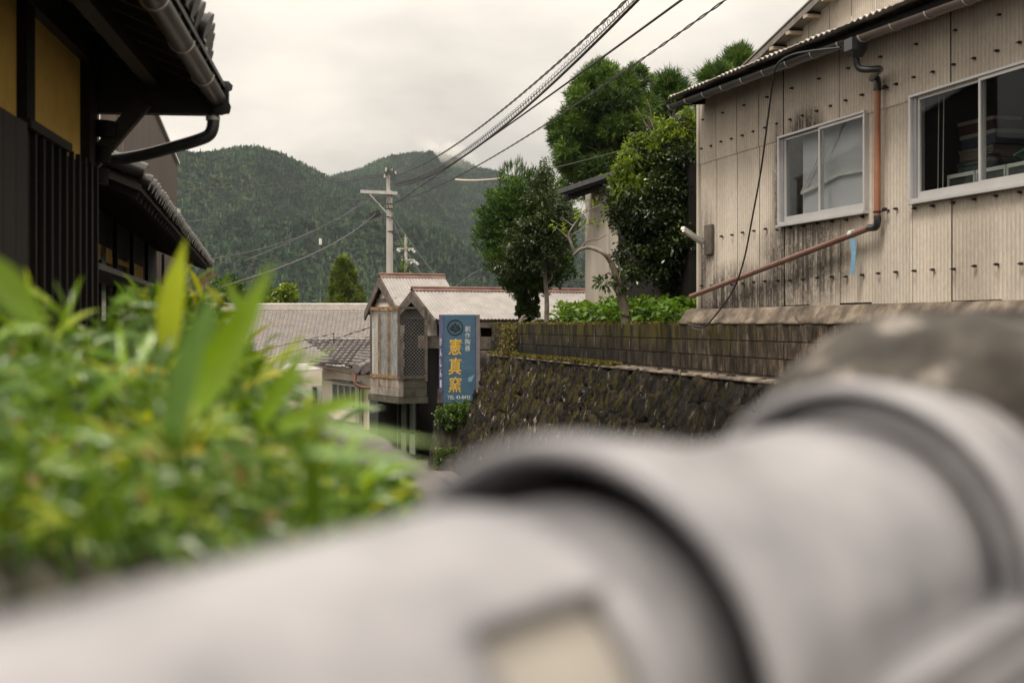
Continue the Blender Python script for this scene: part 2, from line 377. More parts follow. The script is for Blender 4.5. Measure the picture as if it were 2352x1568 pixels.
p1u = [200,300,400,470,540,590,640,700,760,800,900,1000,1100,1250,1400,1700,2600]
p1v = [430,388,352,327,315,312,325,355,385,405,448,485,525,575,640,700,690]
p2u = [-500,500,600,700,775,830,870,900,960,1010,1060,1100,1150,1190,1250,1330,1450,1600,2000,2600]
p2v = [520,500,470,410,383,370,350,340,332,334,350,368,378,395,430,470,550,610,640,650]
def fbm(x, y, s, seed=0):
    r = np.random.default_rng(seed); t = 0
    for o in range(5):
        for q in range(3):
            a = r.random()*6.28; t = t + np.sin((x*np.cos(a)+y*np.sin(a))/s*6.28*(.7+.6*r.random()) + r.random()*6.28)/3/(1.7**o)
        s = s/1.9
    return t
def terrain():
    xs = np.linspace(-900, 900, 300); ys = np.linspace(820, 2750, 300)
    X, Y = np.meshgrid(xs, ys)
    R1, R2 = 1700., 2450.
    wob = fbm(X, Y, 500, 3)*.35
    pr1 = (743 - np.interp(1176 + F*X/R1, p1u, p1v) - 12)/F*R1
    pr2 = (743 - np.interp(1176 + F*X/R2, p2u, p2v) - 9)/F*R2
    s1 = np.clip((Y-850)/(R1-850), 0, 1.0); b1 = np.clip((Y-R1)/500, 0, 1)
    h1 = pr1*(s1**1.05)*(1-.75*b1) + (fbm(X, Y, 420, 5)*44 + fbm(X, Y*.3, 190, 9)*26 + fbm(X, Y*.5, 80, 29)*9)*np.sin(np.pi*np.clip(s1, 0, 1))**1.6*(1-b1)
    s2 = np.clip((Y-1350)/(R2-1350), 0, 1.0); b2 = np.clip((Y-R2)/600, 0, 1)
    h2 = pr2*(s2**1.1)*(1-.5*b2) + (fbm(X, Y, 380, 15)*36 + fbm(X, Y*.3, 170, 19)*28 + fbm(X, Y*.5, 90, 39)*10)*np.clip(np.sin(np.pi*s2),0,1)**1.6*(1-b2)
    Z = H + np.maximum(h1, h2) - 9
    Z[0] = -8
    return np.stack([X, Y, Z], -1).reshape(-1, 3)
TV = terrain()
m_hill = M('forest_floor', [(.012,.022,.014), (.022,.035,.02)], .02, .95, 0, kind='World')
hill = npmesh('hillside', TV, grid(300, 300), m_hill, smooth=True); tag(hill, kind='structure')

def forest():
    # far wood: one mass, instanced on the hillside
    m, N, b = newmat('forest_foliage'); L = m.node_tree.links
    rnd = N.n('ShaderNodeObjectInfo').outputs['Random']
    c = N.ramp(rnd, [(0, (.002,.009,.007)), (.45, (.011,.029,.017)), (.85, (.035,.062,.030)), (1, (.085,.10,.05))])
    patch = N.noise(N.coord('World', (1,.6,1)), .011, 4, .6)
    c = N.mix(N.mr(patch, .44, .58), N.mix(1.0, c, (.75,.8,.85), 'MULTIPLY'), N.mix(1.0, c, (1.5,1.4,1.25), 'MULTIPLY'))
    L.new(c, b.inputs['Base Color']); b.inputs['Roughness'].default_value = .9; b.inputs['Specular IOR Level'].default_value = .1
    protos = []
    for t in range(3):                     # conifers: stacked jagged skirts
        vs = []; fs = []; n = 7
        for l in range(4):
            z0, z1, r = .12+l*.2, .42+l*.21, .33-.065*l
            o = len(vs)
            for k in range(n):
                a = 2*math.pi*(k+.5*(l % 2))/n; rr = r*random.uniform(.65, 1.25)
                vs.append((rr*math.cos(a), rr*math.sin(a), z0+random.uniform(-.04,.04)))
            vs.append((0, 0, min(1, z1)))
            fs += [(o+k, o+(k+1) % n, o+n) for k in range(n)]
        vs = [(x*5, y*5, z*8) for x, y, z in vs]; protos.append((vs, fs))
    for t in range(3):                     # broadleaf crowns: lumps
        vs = []; fs = []
        for l in range(6):
            c0 = Vector((random.uniform(-.26,.26), random.uniform(-.26,.26), random.uniform(.3,.62))); r = random.uniform(.16,.26)
            n = 6; o = len(vs)
            for ph in (-.3, .55):
                for k in range(n):
                    a = 2*math.pi*k/n + ph; rr = r*random.uniform(.8, 1.15)
                    vs.append((c0.x+rr*math.cos(a)*math.cos(ph), c0.y+rr*math.sin(a)*math.cos(ph), c0.z+r*math.sin(ph*1.4)))
            vs.append((c0.x, c0.y, c0.z+r*1.02))
            fs += [(o+k, o+(k+1) % n, o+n+(k+1) % n, o+n+k) for k in range(n)] + [(o+n+k, o+n+(k+1) % n, o+2*n) for k in range(n)]
        vs = [(x*6.5, y*6.5, z*6) for x, y, z in vs]; protos.append((vs, fs))
    sub = bpy.data.collections.new('forest_tree_shapes')
    for vs, fs in protos:
        me = bpy.data.meshes.new('forest_tree_shape'); me.from_pydata(vs, [], fs); me.materials.append(m)
        sub.objects.link(bpy.data.objects.new('forest_tree_shape', me))
    g = bpy.data.node_groups.new('forest_scatter', 'GeometryNodeTree')
    g.interface.new_socket('Geometry', in_out='INPUT', socket_type='NodeSocketGeometry'); g.interface.new_socket('Geometry', in_out='OUTPUT', socket_type='NodeSocketGeometry')
    nd = g.nodes; gi = nd.new('NodeGroupInput'); go = nd.new('NodeGroupOutput')
    di = nd.new('GeometryNodeDistributePointsOnFaces'); di.inputs['Density'].default_value = .12
    ip = nd.new('GeometryNodeInstanceOnPoints'); ci = nd.new('GeometryNodeCollectionInfo'); ci.inputs[0].default_value = sub
    ci.inputs['Separate Children'].default_value = True; ci.inputs['Reset Children'].default_value = True
    ip.inputs['Pick Instance'].default_value = True
    rv = nd.new('FunctionNodeRandomValue'); rv.data_type = 'FLOAT_VECTOR'; rv.inputs[0].default_value = (0,0,0); rv.inputs[1].default_value = (.12,.12,6.28)
    rs = nd.new('FunctionNodeRandomValue'); rs.data_type = 'FLOAT'; rs.inputs[2].default_value = .45; rs.inputs[3].default_value = 1.05; rs.inputs['Seed'].default_value = 4
    for a, b2 in ((gi.outputs[0], di.inputs[0]), (di.outputs[0], ip.inputs[0]), (ci.outputs[0], ip.inputs['Instance']), (rv.outputs[0], ip.inputs['Rotation']), (rs.outputs[1], ip.inputs['Scale']), (ip.outputs[0], go.inputs[0])):
        g.links.new(a, b2)
    me = hill.data.copy(); o = link('forest', me); tag(o, 'dense dark green forest covering both mountains', None, None, 'stuff')
    md = o.modifiers.new('scatter', 'NODES'); md.node_group = g
forest()
def haze():
    m = bpy.data.materials.new('air'); m.use_nodes = True; N = Nodes(m); N.t.nodes.remove(N.t.nodes['Principled BSDF'])
    v = N.n('ShaderNodeVolumePrincipled', {'Color': (.66,.74,.80,1), 'Density': .00006, 'Anisotropy': .0})
    N.t.links.new(v.outputs[0], N.t.nodes['Material Output'].inputs['Volume'])
    o = MB().box((-2600,-140,-11),(2600,3150,760)).build('haze', m); tag(o, kind='stuff')
    # a wisp of cloud snagged on the far summit
    m = bpy.data.materials.new('mist_wisp'); m.use_nodes = True; N = Nodes(m); N.t.nodes.remove(N.t.nodes['Principled BSDF'])
    c = N.coord('Generated'); s_ = N.xyz(c); gx = N.math('SUBTRACT', s_['X'], .5); gy = N.math('SUBTRACT', s_['Y'], .5); gz_ = N.math('SUBTRACT', s_['Z'], .5)
    r2 = N.math('ADD', N.math('ADD', N.math('MULTIPLY', gx, gx), N.math('MULTIPLY', gy, gy)), N.math('MULTIPLY', gz_, gz_))
    n = N.noise(N.coord('Object'), .022, 4, .6)
    dn = N.math('MULTIPLY', N.math('MULTIPLY', N.mr(r2, .23, .02), N.mr(n, .42, .68)), .028)
    v = N.n('ShaderNodeVolumePrincipled', {'Color': (.95,.93,.9,1), 'Density': dn})
    N.t.links.new(v.outputs[0], N.t.nodes['Material Output'].inputs['Volume'])
    c = P(1026, 346, 2230); mb = MB().box((-66,-60,-26),(66,60,24)); o = mb.build('mist', m); o.location = c; o.rotation_euler = (0, R(22), 0); tag(o, kind='stuff')
haze()

# ------------------------------------------------------------------ workshop on the right (local x runs along the wall towards the viewer, y into the building, z from eye level - H offset in the empty)
TA = 774/F; a_ = math.atan(TA); SA, CA = math.sin(a_), math.cos(a_)
def wallpt(perp, Y): return Vector(((perp - Y*SA)/CA, Y, 0))
WS = 6.92; WRZ = math.atan2(-CA, SA)
ws_loc = wallpt(WS, 19.3); ws_loc.z = H
ws = thing('workshop', 'beige corrugated workshop with two sliding windows above the block wall', 'building', ws_loc, WRZ)
def corr(mb, x0, x1, z0, z1, y=0, pitch=.0635, amp=.011, seg=8, th=.006, tilt=.004, cx=None):
    n = max(2, int(round((x1-x0)/pitch*seg))); vs = []
    for i in range(n+1):
        x = x0 + (x1-x0)*i/n; yy = y + amp*math.sin(2*math.pi*x/pitch) - tilt*(x-x0)/(x1-x0)
        vs += [(x, yy, z0), (x, yy, z1)]
    mb.add(vs, [(2*i, 2*i+2, 2*i+3, 2*i+1) for i in range(n)], 0, True)
    o = [(x0, y+.012, z0), (x1, y+.012, z0)]
    vs2 = []
    for i in range(n+1):
        x, yy, _ = vs[2*i]; vs2 += [(x, yy, z0), (x, yy+th, z0)]
    mb.add(vs2, [(2*i, 2*i+1, 2*i+3, 2*i+2) for i in range(n)])
    return mb
pe = [.06, .68, 1.38, 2.08, 2.79, 3.45, 4.2, 4.91, 5.69, 6.47, 7.26, 8.02, 8.78, 9.54, 10.3, 11.0]
JZ = 2.18; wins = [(2.70, 4.86, 1.165, 2.16), (5.76, 8.32, 1.18, 2.165)]
for i in range(len(pe)-1):
    x0, x1 = pe[i]+.003, pe[i+1]-.003
    topz = 3.12 - .016*x0
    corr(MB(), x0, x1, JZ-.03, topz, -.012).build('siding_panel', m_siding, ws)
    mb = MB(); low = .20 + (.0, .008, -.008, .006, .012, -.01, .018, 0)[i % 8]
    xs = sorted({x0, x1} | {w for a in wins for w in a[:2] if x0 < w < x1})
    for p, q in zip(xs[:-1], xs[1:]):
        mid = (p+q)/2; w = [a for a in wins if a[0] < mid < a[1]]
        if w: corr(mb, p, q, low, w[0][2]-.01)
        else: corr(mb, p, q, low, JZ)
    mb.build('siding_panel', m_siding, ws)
# backing wall with window holes, near-black to draw shade into the panel seams
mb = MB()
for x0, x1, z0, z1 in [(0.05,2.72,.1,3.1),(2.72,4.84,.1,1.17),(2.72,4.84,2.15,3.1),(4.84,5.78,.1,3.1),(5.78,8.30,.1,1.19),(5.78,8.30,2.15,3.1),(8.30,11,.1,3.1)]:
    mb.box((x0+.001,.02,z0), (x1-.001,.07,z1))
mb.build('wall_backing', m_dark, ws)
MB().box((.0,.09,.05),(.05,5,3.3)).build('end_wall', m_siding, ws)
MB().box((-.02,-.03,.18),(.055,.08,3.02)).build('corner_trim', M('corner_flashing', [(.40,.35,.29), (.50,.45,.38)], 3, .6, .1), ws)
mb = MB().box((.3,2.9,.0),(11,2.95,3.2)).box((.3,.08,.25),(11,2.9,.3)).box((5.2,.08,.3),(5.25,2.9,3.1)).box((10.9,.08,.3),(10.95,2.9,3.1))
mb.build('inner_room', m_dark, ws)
bm_ = MB(); bm_.tube([(0,-.032,0),(0,.0,0)], .013, 8); bm_.tube([(0,-.042,0),(0,-.033,0)], .008, 6); bm_.bar((-.035,-.03,0),(0,-.03,0),.008,.008)
b0 = None
def bolt(x, z):
    global b0
    if b0 is None: b0 = bm_.build('bolt', m_bolt, ws); o = b0
    else: o = b0.copy(); COL.objects.link(o); o.parent = ws
    o.location = (x, -.012, z)
for i in range(31):
    x = .18 + i*.3525
    if 4.9 < x < 5.1: x += .05
    for z in (2.35, .50):
        bolt(x + random.uniform(-.012,.012), z + random.uniform(-.01,.01))
    if not (2.6 < x < 4.9 and False): 
        if (i % 2) or 2.6 < x < 4.9 or 5.7 < x < 8.4 or i < 8: bolt(x + random.uniform(-.012,.012), (1.10 if 2.6 < x < 4.9 or x > 5.7 else 1.13) + random.uniform(-.006,.006))
    if i % 2 == 0: bolt(x + .05, 2.73 - .004*i)
# windows
def window(x0, x1, z0, z1, mull, opened):
    fr = MB()
    fr.box((x0,-.055,z0),(x0+.035,.07,z1)).box((x1-.03,-.055,z0),(x1,.07,z1)).box((x0,-.06,z1),(x1,.07,z1+.022)).box((x0-.01,-.075,z0-.04),(x1+.01,.07,z0-.015)).box((x0,-.05,z0-.014),(x1,.07,z0+.012))
    f = fr.build('window', m_alu, ws)
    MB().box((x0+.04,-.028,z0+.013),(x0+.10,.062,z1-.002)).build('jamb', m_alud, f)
    for (a, b, y) in ((x0+.102, mull+.02, .0), (mull-.02, x1-.032, -.028)):
        s = MB(); w = .032; zb, zt = z0+.014, z1-.003
        s.box((a,y-.012,zb),(a+w,y+.012,zt)).box((b-w,y-.012,zb),(b,y+.012,zt)).box((a+w,y-.011,zb),(b-w,y+.011,zb+.06)).box((a+w,y-.011,zt-.03),(b-w,y+.011,zt))
        s.build('sash', m_alu, f)
        MB().box((a+w-.004,y-.003,zb+.055),(b-w+.004,y+.003,zt-.026)).build('pane', m_glass, f)
    return f
w1 = window(2.70, 4.86, 1.165, 2.16, 3.78, 0)
w2 = window(5.76, 8.32, 1.18, 2.165, 6.98, 1)
# pale sheet hung behind the small window, rails behind it
m_sheet = M('pale_grey_curtain', [(.52,.51,.56), (.58,.57,.61)], .8, .9, .03)
MB().box((2.98,.14,1.1),(5.0,.15,2.2)).build('curtain', m_sheet, ws)
rl = MB(); rl.bar((3.0,.11,1.50),(3.95,.11,1.62),.01,.035).bar((3.0,.105,1.50),(3.6,.105,1.98),.01,.018).bar((3.95,.11,1.62),(4.8,.11,1.60),.01,.03).bar((3.05,.11,1.27),(3.4,.11,1.2),.01,.02)
rl.build('curtain_rail', M('white_rail', [(.55,.55,.53), (.62,.62,.6)], 3, .6, 0), ws)
cd = MB()
for x in (5.93, 6.02): cd.tube([(x,.16,1.2),(x+.02,.16,2.15)], .004, 5)
cd.build('blind_cord', m_alu, ws)
# lean-to roof with corrugated edge
def wloc(u, v, perp):   # local coords on a plane parallel to the wall
    C = perp*F/CA; Y = C/(u-1176+774); p = P(u, v, Y)
    M_ = Matrix.Translation(ws_loc) @ Matrix.Rotation(WRZ, 4, 'Z'); return M_.inverted() @ p
RX = wloc(1543, 243, WS-.47).x
rf = MB(); e0 = -.42; zE = 2.965
nx = 11*16; vs = []
for i in range(nx+1):
    x = RX + i*((11.05-RX)/nx); w = .016*math.sin(2*math.pi*x/.13)
    dz = -.016*x
    for (y, z) in ((e0-.10, zE+.06+dz+w), (2.6, zE+.30+dz+w)): vs += [(x, y, z), (x, y, z-.012)]
fs = []
for i in range(nx):
    a = 4*i; b = a+4; fs += [(a, b, b+2, a+2), (a+1, a+3, b+3, b+1), (a, a+1, b+1, b), ]
rf.add(vs, fs, 0, False); lean = rf.build('lean_to_roof', M('old_corrugated_roof', [(.30,.27,.24), (.5,.46,.42)], 4, .7, .2), ws)
sf = MB(); sf.add([(RX+.02,e0,zE+.01),(11,e0,zE-.175),(11,.1,zE-.05),(RX+.02,.1,zE+.12)], [(0,1,2,3)]); sf.bar((RX+.02,-.34,zE-.02),(11,-.34,zE-.2),.05,.08); sf.bar((RX+.04,e0,zE-.02),(RX+.04,.3,zE+.04),.04,.09)
sf.build('soffit', m_darkwood, ws)
def gutter(p, q, r, mat, parent, brk=.62):
    p, q = Vector(p), Vector(q); t = (q-p).normalized(); sd = t.cross(Vector((0,0,1))).normalized(); u = Vector((0,0,1)); mb = MB(); n = 10; vs = []
    for e in (p, q):
        for rr in (r, r-.006):
            vs += [e + sd*math.cos(math.pi*k/n)*rr - u*math.sin(math.pi*k/n)*rr for k in range(n+1)]
    m = n+1
    fs = [(k, k+1, 2*m+k+1, 2*m+k) for k in range(n)] + [(m+k, 3*m+k, 3*m+k+1, m+k+1) for k in range(n)]
    mb.add(vs, fs, 0, True)
    mb.add(vs, [(0, 2*m, 3*m, m), (n, m+n, 3*m+n, 2*m+n)] + [tuple(range(n+1)) + ()][:0])
    mb.add([vs[k] for k in range(m)], [tuple(range(m))]); mb.add([vs[2*m+k] for k in range(m)], [tuple(range(m))])
    g = mb.build('gutter', mat, parent)
    L = (q-p).length; k = int(L/brk)
    for i in range(k+1):
        c = p + t*min(L-.02, .05+i*brk); b = MB(); pts = [c + sd*math.cos(math.pi*j/10)*(r+.004) - u*math.sin(math.pi*j/10)*(r+.004) for j in range(11)]
        b.tube(pts, .006, 5); b.build('gutter_bracket', m_steel, g)
    return g
gp = WS - .47
g0, g1, g2, g3 = wloc(1541, 243, gp), wloc(1948, 93, gp), wloc(1978, 84, gp), wloc(2420, -74, gp)
gutter(g0, g1, .058, m_gutterd, ws); gutter(g2, g3, .058, m_gutterb, ws)
hp = wloc(1965, 110, gp)
mb = MB()
tp = [(-.085,-.08,.085),(.085,-.08,.085),(.085,.08,.085),(-.085,.08,.085)]; mdp = [(-.085,-.08,-.03),(.085,-.08,-.03),(.085,.08,-.03),(-.085,.08,-.03)]; bt = [(-.05,-.05,-.10),(.05,-.05,-.10),(.05,.05,-.10),(-.05,.05,-.10)]
mb.add([hp+Vector(p) for p in tp+mdp+bt], [(0,1,2,3),(0,4,5,1),(1,5,6,2),(2,6,7,3),(3,7,4,0),(4,8,9,5),(5,9,10,6),(6,10,11,7),(7,11,8,4),(8,11,10,9)])
mb.build('rain_hopper', m_gutterd, ws)
xp = wloc(2015, 160, WS-.1); r = .034
MB().tube(arc3([hp+Vector((0,0,-.09)), hp+Vector((.0,.02,-.17)), hp+Vector((.03,.06,-.215)), hp+Vector((.12,.2,-.22))], 5), r).build('pipe_elbow', m_gutterd, ws)
e1 = Vector((xp.x, xp.y, 0)); zt = hp.z-.245
MB().tube([hp+Vector((.12,.2,-.22)), Vector((xp.x-.08, xp.y-.02, zt+.02))], r*.98).build('pipe_elbow', m_gutterb, ws)
MB().tube(arc3([(xp.x-.08,xp.y-.02,zt+.02),(xp.x-.02,xp.y,zt+.01),(xp.x,xp.y,zt-.05),(xp.x,xp.y,zt-.10)], 5), r*1.12).build('pipe_elbow', m_gutterd, ws)
zb = wloc(2015, 500, WS-.1).z
pp = MB().tube([(xp.x,xp.y,zt-.09),(xp.x,xp.y,zb)], r, 14).build('drainpipe', m_cop, ws)
for z in (wloc(2015,207,WS-.1).z, wloc(2015,487,WS-.1).z):
    MB().tube([(xp.x,xp.y,z-.01),(xp.x,xp.y,z+.01)], r+.006, 14).bar((xp.x,xp.y,z),(xp.x+.06,0,z+.02),.012,.012).tube([(xp.x+.05,-.06,z+.02),(xp.x+.10,-.06,z+.02)], .02, 6).build('pipe_clip', m_bolt, pp)
q0 = Vector((xp.x,xp.y,zb)); q1 = wloc(1996, 524, WS-.1); q2 = wloc(1587, 681, WS-.13)
MB().tube(arc3([q0+Vector((0,0,.02)), q0+Vector((0,0,-.04)), q0+Vector((-.03,0,-.09)), q1], 5), r*1.12, 12).build('pipe_elbow', m_gutterd, ws)
dp = MB().tube([q1, q2], r, 14).build('sloping_drainpipe', m_copd, ws)
mid = q1.lerp(q2, .42); MB().tube([mid, mid+(q2-q1).normalized()*.03], r+.003, 14).build('pipe_joint', m_copd, dp)
# upper gable behind, with rake boards and purlin ends
ug = 2.45
def uloc(u, v, perp): return wloc(u, v, perp)
pA = uloc(1688, 182, WS+ug-.20); pB = uloc(1884, -5, WS+ug-.20)
sl = (pB.z-pA.z)/(pB.x-pA.x)
def rz(x): return pA.z + sl*(x-pA.x)
mb = MB()
xs = np.arange(pA.x+.35, pA.x+7.5, .70)
for k, x in enumerate(xs):
    c = MB(); n = 88; vs = []
    for i in range(n+1):
        xx = x+.003 + (.694)*i/n; y = ug + .009*math.sin(2*math.pi*xx/.0635); vs += [(xx, y, 3.2), (xx, y, rz(xx)-.02)]
    c.add(vs, [(2*i,2*i+2,2*i+3,2*i+1) for i in range(n)], 0, True); c.build('siding_panel', m_siding, ws)
p0 = Vector((pA.x-.35, ug-.21, rz(pA.x-.35))); p9 = Vector((pA.x+7.5, ug-.21, rz(pA.x+7.5)))
m_rake = M('weathered_rake_board', [(.13,.115,.105), (.24,.215,.195)], 6, .85, .4)
MB().bar(p0, p9, .03, .10).build('rake_board', m_rake, ws)
MB().bar(p0+Vector((0,.42,.075)), p9+Vector((0,.42,.075)), .9, .025).build('gable_roof_sheet', m_rake, ws)
mb = MB()
MB().bar(p0+Vector((0,.115,-.0)), p9+Vector((0,.115,-.0)), .19, .02).build('soffit', M('pale_soffit', [(.24,.21,.18), (.36,.32,.27)], 5, .8, .2), ws)
for x in np.arange(pA.x+.25, pA.x+7, .62):
    MB().box((x,ug-.23,rz(x)-.10),(x+.13,ug,rz(x)-.05)).build('purlin_end', m_palewood, ws)
    MB().box((x-.01,ug-.22,rz(x)-.048),(x+.15,ug,rz(x)-.02)).build('purlin_end', m_darkwood, ws)
# plinth mortar slope
pl = MB(); n = 140; vs = []
for i in range(n+1):
    x = -.35 + 11.3*i/n; w = .012*math.sin(x*7)+.01*math.sin(x*17+1)
    vs += [(x,.03,.205),(x,-.05+w*.5,.19+w*.3),(x,-.165+w,.02+w*.5),(x,-.17+w,-.01),(x,.03,-.01)]
pl.add(vs, [(5*i+k, 5*i+k+1, 5*i+k+6, 5*i+k+5) for i in range(n) for k in range(4)] + [(0,1,2,3,4)], 0, True)
pl.build('plinth', m_mort, ws)

# stored goods seen through the big window
def wthing(name, label, cat, loc, group=None, rz=0):
    M_ = Matrix.Translation(ws_loc) @ Matrix.Rotation(WRZ, 4, 'Z'); return thing(name, label, cat, M_ @ Vector(loc), WRZ+rz, group)
m_bin = M('white_plastic_bin', [(.55,.56,.54), (.66,.67,.64)], 5, .45, 0); m_binin = M('smoky_bin_front', [(.05,.055,.055), (.09,.095,.095)], 5, .3, 0)
bl = ['leftmost white framed storage bin behind the big window, next to the stacked boxes', 'white framed storage bin behind the big window, under the black bag', 'white framed storage bin behind the big window, under the green tray', 'white framed storage bin behind the big window at the edge of the photo', ]
for k in range(4):
    t = wthing('storage_bin', bl[k], 'storage bin', (5.86+k*.50, .30, 1.215), 'white storage bins on the shelf inside the window')
    MB().box((0,0,0),(.48,.01,.03)).box((0,0,.17),(.48,.01,.205)).box((0,0,.031),(.025,.01,.169)).box((.455,0,.031),(.48,.01,.169)).build('frame', m_bin, t)
    MB().box((.02,.012,.02),(.46,.02,.18)).build('front_panel', m_binin, t)
    MB().box((.0,.022,.0),(.48,.3,.19)).build('bin_body', m_bin, t)
def gbox(name, label, cat, loc, size, mat, rz=0, lid=None):
    t = wthing(name, label, cat, loc, None, rz)
    sx, sy, sz = size; MB().box((0,0,0),(sx,sy,sz*.72)).build('box_body', mat, t); MB().box((-.008,-.008,sz*.722),(sx+.008,sy+.008,sz)).build('lid', lid or mat, t)
bx = lambda n, c, e=None: M(n, [c, e or tuple(v*1.25 for v in c)], 6, .8, .05)
gbox('cardboard_box', 'light blue and grey box low in the stack behind the big window', 'box', (5.72,.5,1.42), (.62,.35,.13), bx('blue_card', (.07,.10,.11)))
gbox('cardboard_box', 'pale beige box in the middle of the stack behind the big window', 'box', (5.75,.5,1.56), (.58,.35,.11), bx('beige_card', (.13,.11,.09)))
gbox('cardboard_box', 'dark blue box with a grey lid high in the stack behind the big window', 'box', (5.77,.5,1.68), (.60,.35,.13), bx('navy_card', (.025,.035,.06)), 0, bx('grey_card', (.22,.21,.2)))
gbox('cardboard_box', 'tilted red box with a white lid on top of the stack behind the big window', 'box', (5.70,.52,1.83), (.55,.3,.12), bx('red_card', (.05,.012,.009)), .06, bx('white_card', (.34,.31,.28)))
for i in range(3):
    MB()
t = wthing('shelf', 'dark shelf of stacked clutter deep inside the big window', 'shelf', (6.3,1.2,1.3))
MB().box((0,0,0),(1.8,.4,.03)).box((0,0,.42),(1.8,.4,.45)).build('board', m_darkwood, t); MB().box((.0,.0,-.5),(.04,.4,.8)).box((1.76,0,-.5),(1.8,.4,.8)).build('upright', m_darkwood, t)
for i, c in enumerate([(.06,.055,.04),(.035,.04,.03),(.07,.05,.045)]):
    gbox('cardboard_box', ['dull olive box on the dark shelf behind the green tray', 'flat dark green box on the dark shelf behind the green tray', 'brownish box at the right end of the dark shelf'][i], 'box', (6.4+i*.5,1.22,1.335), (.44,.3,.16+.04*i), bx('dull_card', tuple(2*v for v in c)))
# black bag
t = wthing('bag', 'black bag lying on the white storage bins behind the window', 'bag', (6.25,.34,1.422))
vv = []; mb = MB(); 
for z, s in ((0,1),(.05,1.05),(.10,.98),(.135,.7)): vv += [(.14*s*math.cos(2*math.pi*k/14)*1.1+.14, .09*s*math.sin(2*math.pi*k/14)+.1, z+.012*math.sin(k*1.7)) for k in range(14)]
mb.add(vv, [(14*i+k,14*i+(k+1)%14,14*(i+1)+(k+1)%14,14*(i+1)+k) for i in range(3) for k in range(14)] + [tuple(range(42,56))], 0, True); mb.build('bag_body', m_black, t)
MB().tube(arc3([(.08,.1,.12),(.12,.08,.17),(.18,.08,.165),(.2,.1,.12)],4), .006, 5).build('bag_handle', m_black, t)
# green tray
t = wthing('tray', 'dark green tray tilted on top of the white bins', 'tray', (6.95,.34,1.43), None, .05)
mg = M('green_plastic', [(.03,.09,.065), (.05,.13,.10)], 4, .4, 0)
T = Matrix.Rotation(R(-14), 4, 'Y')
mb = MB(); mb.add([T@Vector(p) for p in ((0,0,.06),(.6,0,.06),(.6,.3,.06),(0,.3,.06),(.05,.04,0),(.55,.04,0),(.55,.26,0),(.05,.26,0))], [(0,1,5,4),(1,2,6,5),(2,3,7,6),(3,0,4,7),(4,5,6,7)]); mb.build('tray_body', mg, t)
MB().bar(T@Vector((-.01,-.005,.065)), T@Vector((.61,-.005,.065)), .02, .015).build('tray_rim', mg, t)
# black cable
def wl(u, v, out): return (Matrix.Translation(ws_loc) @ Matrix.Rotation(WRZ, 4, 'Z')) @ wloc(u, v, WS-out)
pts = arc3([wl(1930,110,.56), wl(1860,118,.57), wl(1815,128,.57), wl(1785,150,.57), wl(1775,190,.55), wl(1764,270,.5), wl(1748,390,.42), wl(1728,500,.36), wl(1708,600,.32), wl(1682,670,.3), wl(1640,728,.28), wl(1616,750,.28), wl(1585,746,.28), wl(1578,738,.28)], 8)
tag(MB().tube(pts, .0105, 8).build('black_cable', m_black), 'loose black cable hanging from the gutter down across the beige wall', 'cable')
pts = arc3([wl(1579,741,.27), wl(1592,753,.27), wl(1612,756,.27), wl(1630,744,.27)], 8)
tag(MB().tube(pts, .005, 6).build('thin_wire', m_alud), 'thin grey wire loop beside the end of the black cable on the block wall', 'wire')
pts = arc3([wl(1822,722,.16), wl(1838,745,.2), wl(1848,790,.24), wl(1852,900,.45), wl(1846,1000,.7)], 8)
tag(MB().tube(pts, .0035, 5).build('thin_wire', m_wire), 'thin dark wire running down the block wall', 'wire')
# ribbon
rb = thing('ribbon', 'light blue ribbon with a red edge hanging from the sloping drainpipe', 'ribbon', wl(1957, 545, .1))
C0 = wl(1957,545,.1); 
def loc3(u, v, out): return wl(u, v, out) - C0
mb = MB(); seg = 8; vs = []
for i in range(seg+1):
    v = 548 + (630-548)*i/seg; sw = .002*math.sin(i*.9)
    a, b = loc3(1953+2*math.sin(i*.5), v, .14+sw), loc3(1964+2*math.sin(i*.5+.2), v, .14-sw); vs += [a, b]
mb.add(vs, [(2*i,2*i+1,2*i+3,2*i+2) for i in range(seg)]); r1 = mb.build('ribbon_band', m_ribbon, rb)
r1.modifiers.new('thick', 'SOLIDIFY').thickness = .002
mb = MB(); mb.tube([vs[2*i]+Vector((-.002,-.001,0)) for i in range(3, seg+1)], .004, 4); mb.build('ribbon_edge', m_ribred, rb)
MB().tube([loc3(1953,538,.1), loc3(1961,535,.1)], .039, 14).build('ribbon_knot', m_bin, rb)
# light fixture on its board
lf = wthing('outdoor_light', 'white fluorescent tube lamp sticking out from the workshop corner', 'lamp', wloc(1617,552,WS-.06))
LC = wl(1617,552,.06); inv = (Matrix.Translation(LC) @ Matrix.Rotation(WRZ,4,'Z')).inverted()
A_ = inv @ P(1568,524,18.75); B_ = inv @ P(1612,555,19.0)
MB().bar(A_, B_, .06, .045).build('lamp_housing', m_lamp, lf)
MB().tube([A_+Vector((.02,.0,-.035)), B_+Vector((0,0,-.035))], .022, 8).build('tube', M('frosted_tube', [(.5,.49,.45), (.6,.58,.52)], 3, .3, 0), lf)
MB().bar(B_, B_+Vector((.03,.08,-.03)), .025, .025).tube([B_+Vector((0,0,-.01)), B_+Vector((-.03,0,-.07)), B_+Vector((.02,.03,-.1))], .005, 5).build('bracket', m_bolt, lf)
a, b = wloc(1617,518,WS-.05), wloc(1634,583,WS-.05)
MB().box((a.x,-.05,b.z),(b.x,-.02,a.z)).build('mounting_board', m_greywood, ws)

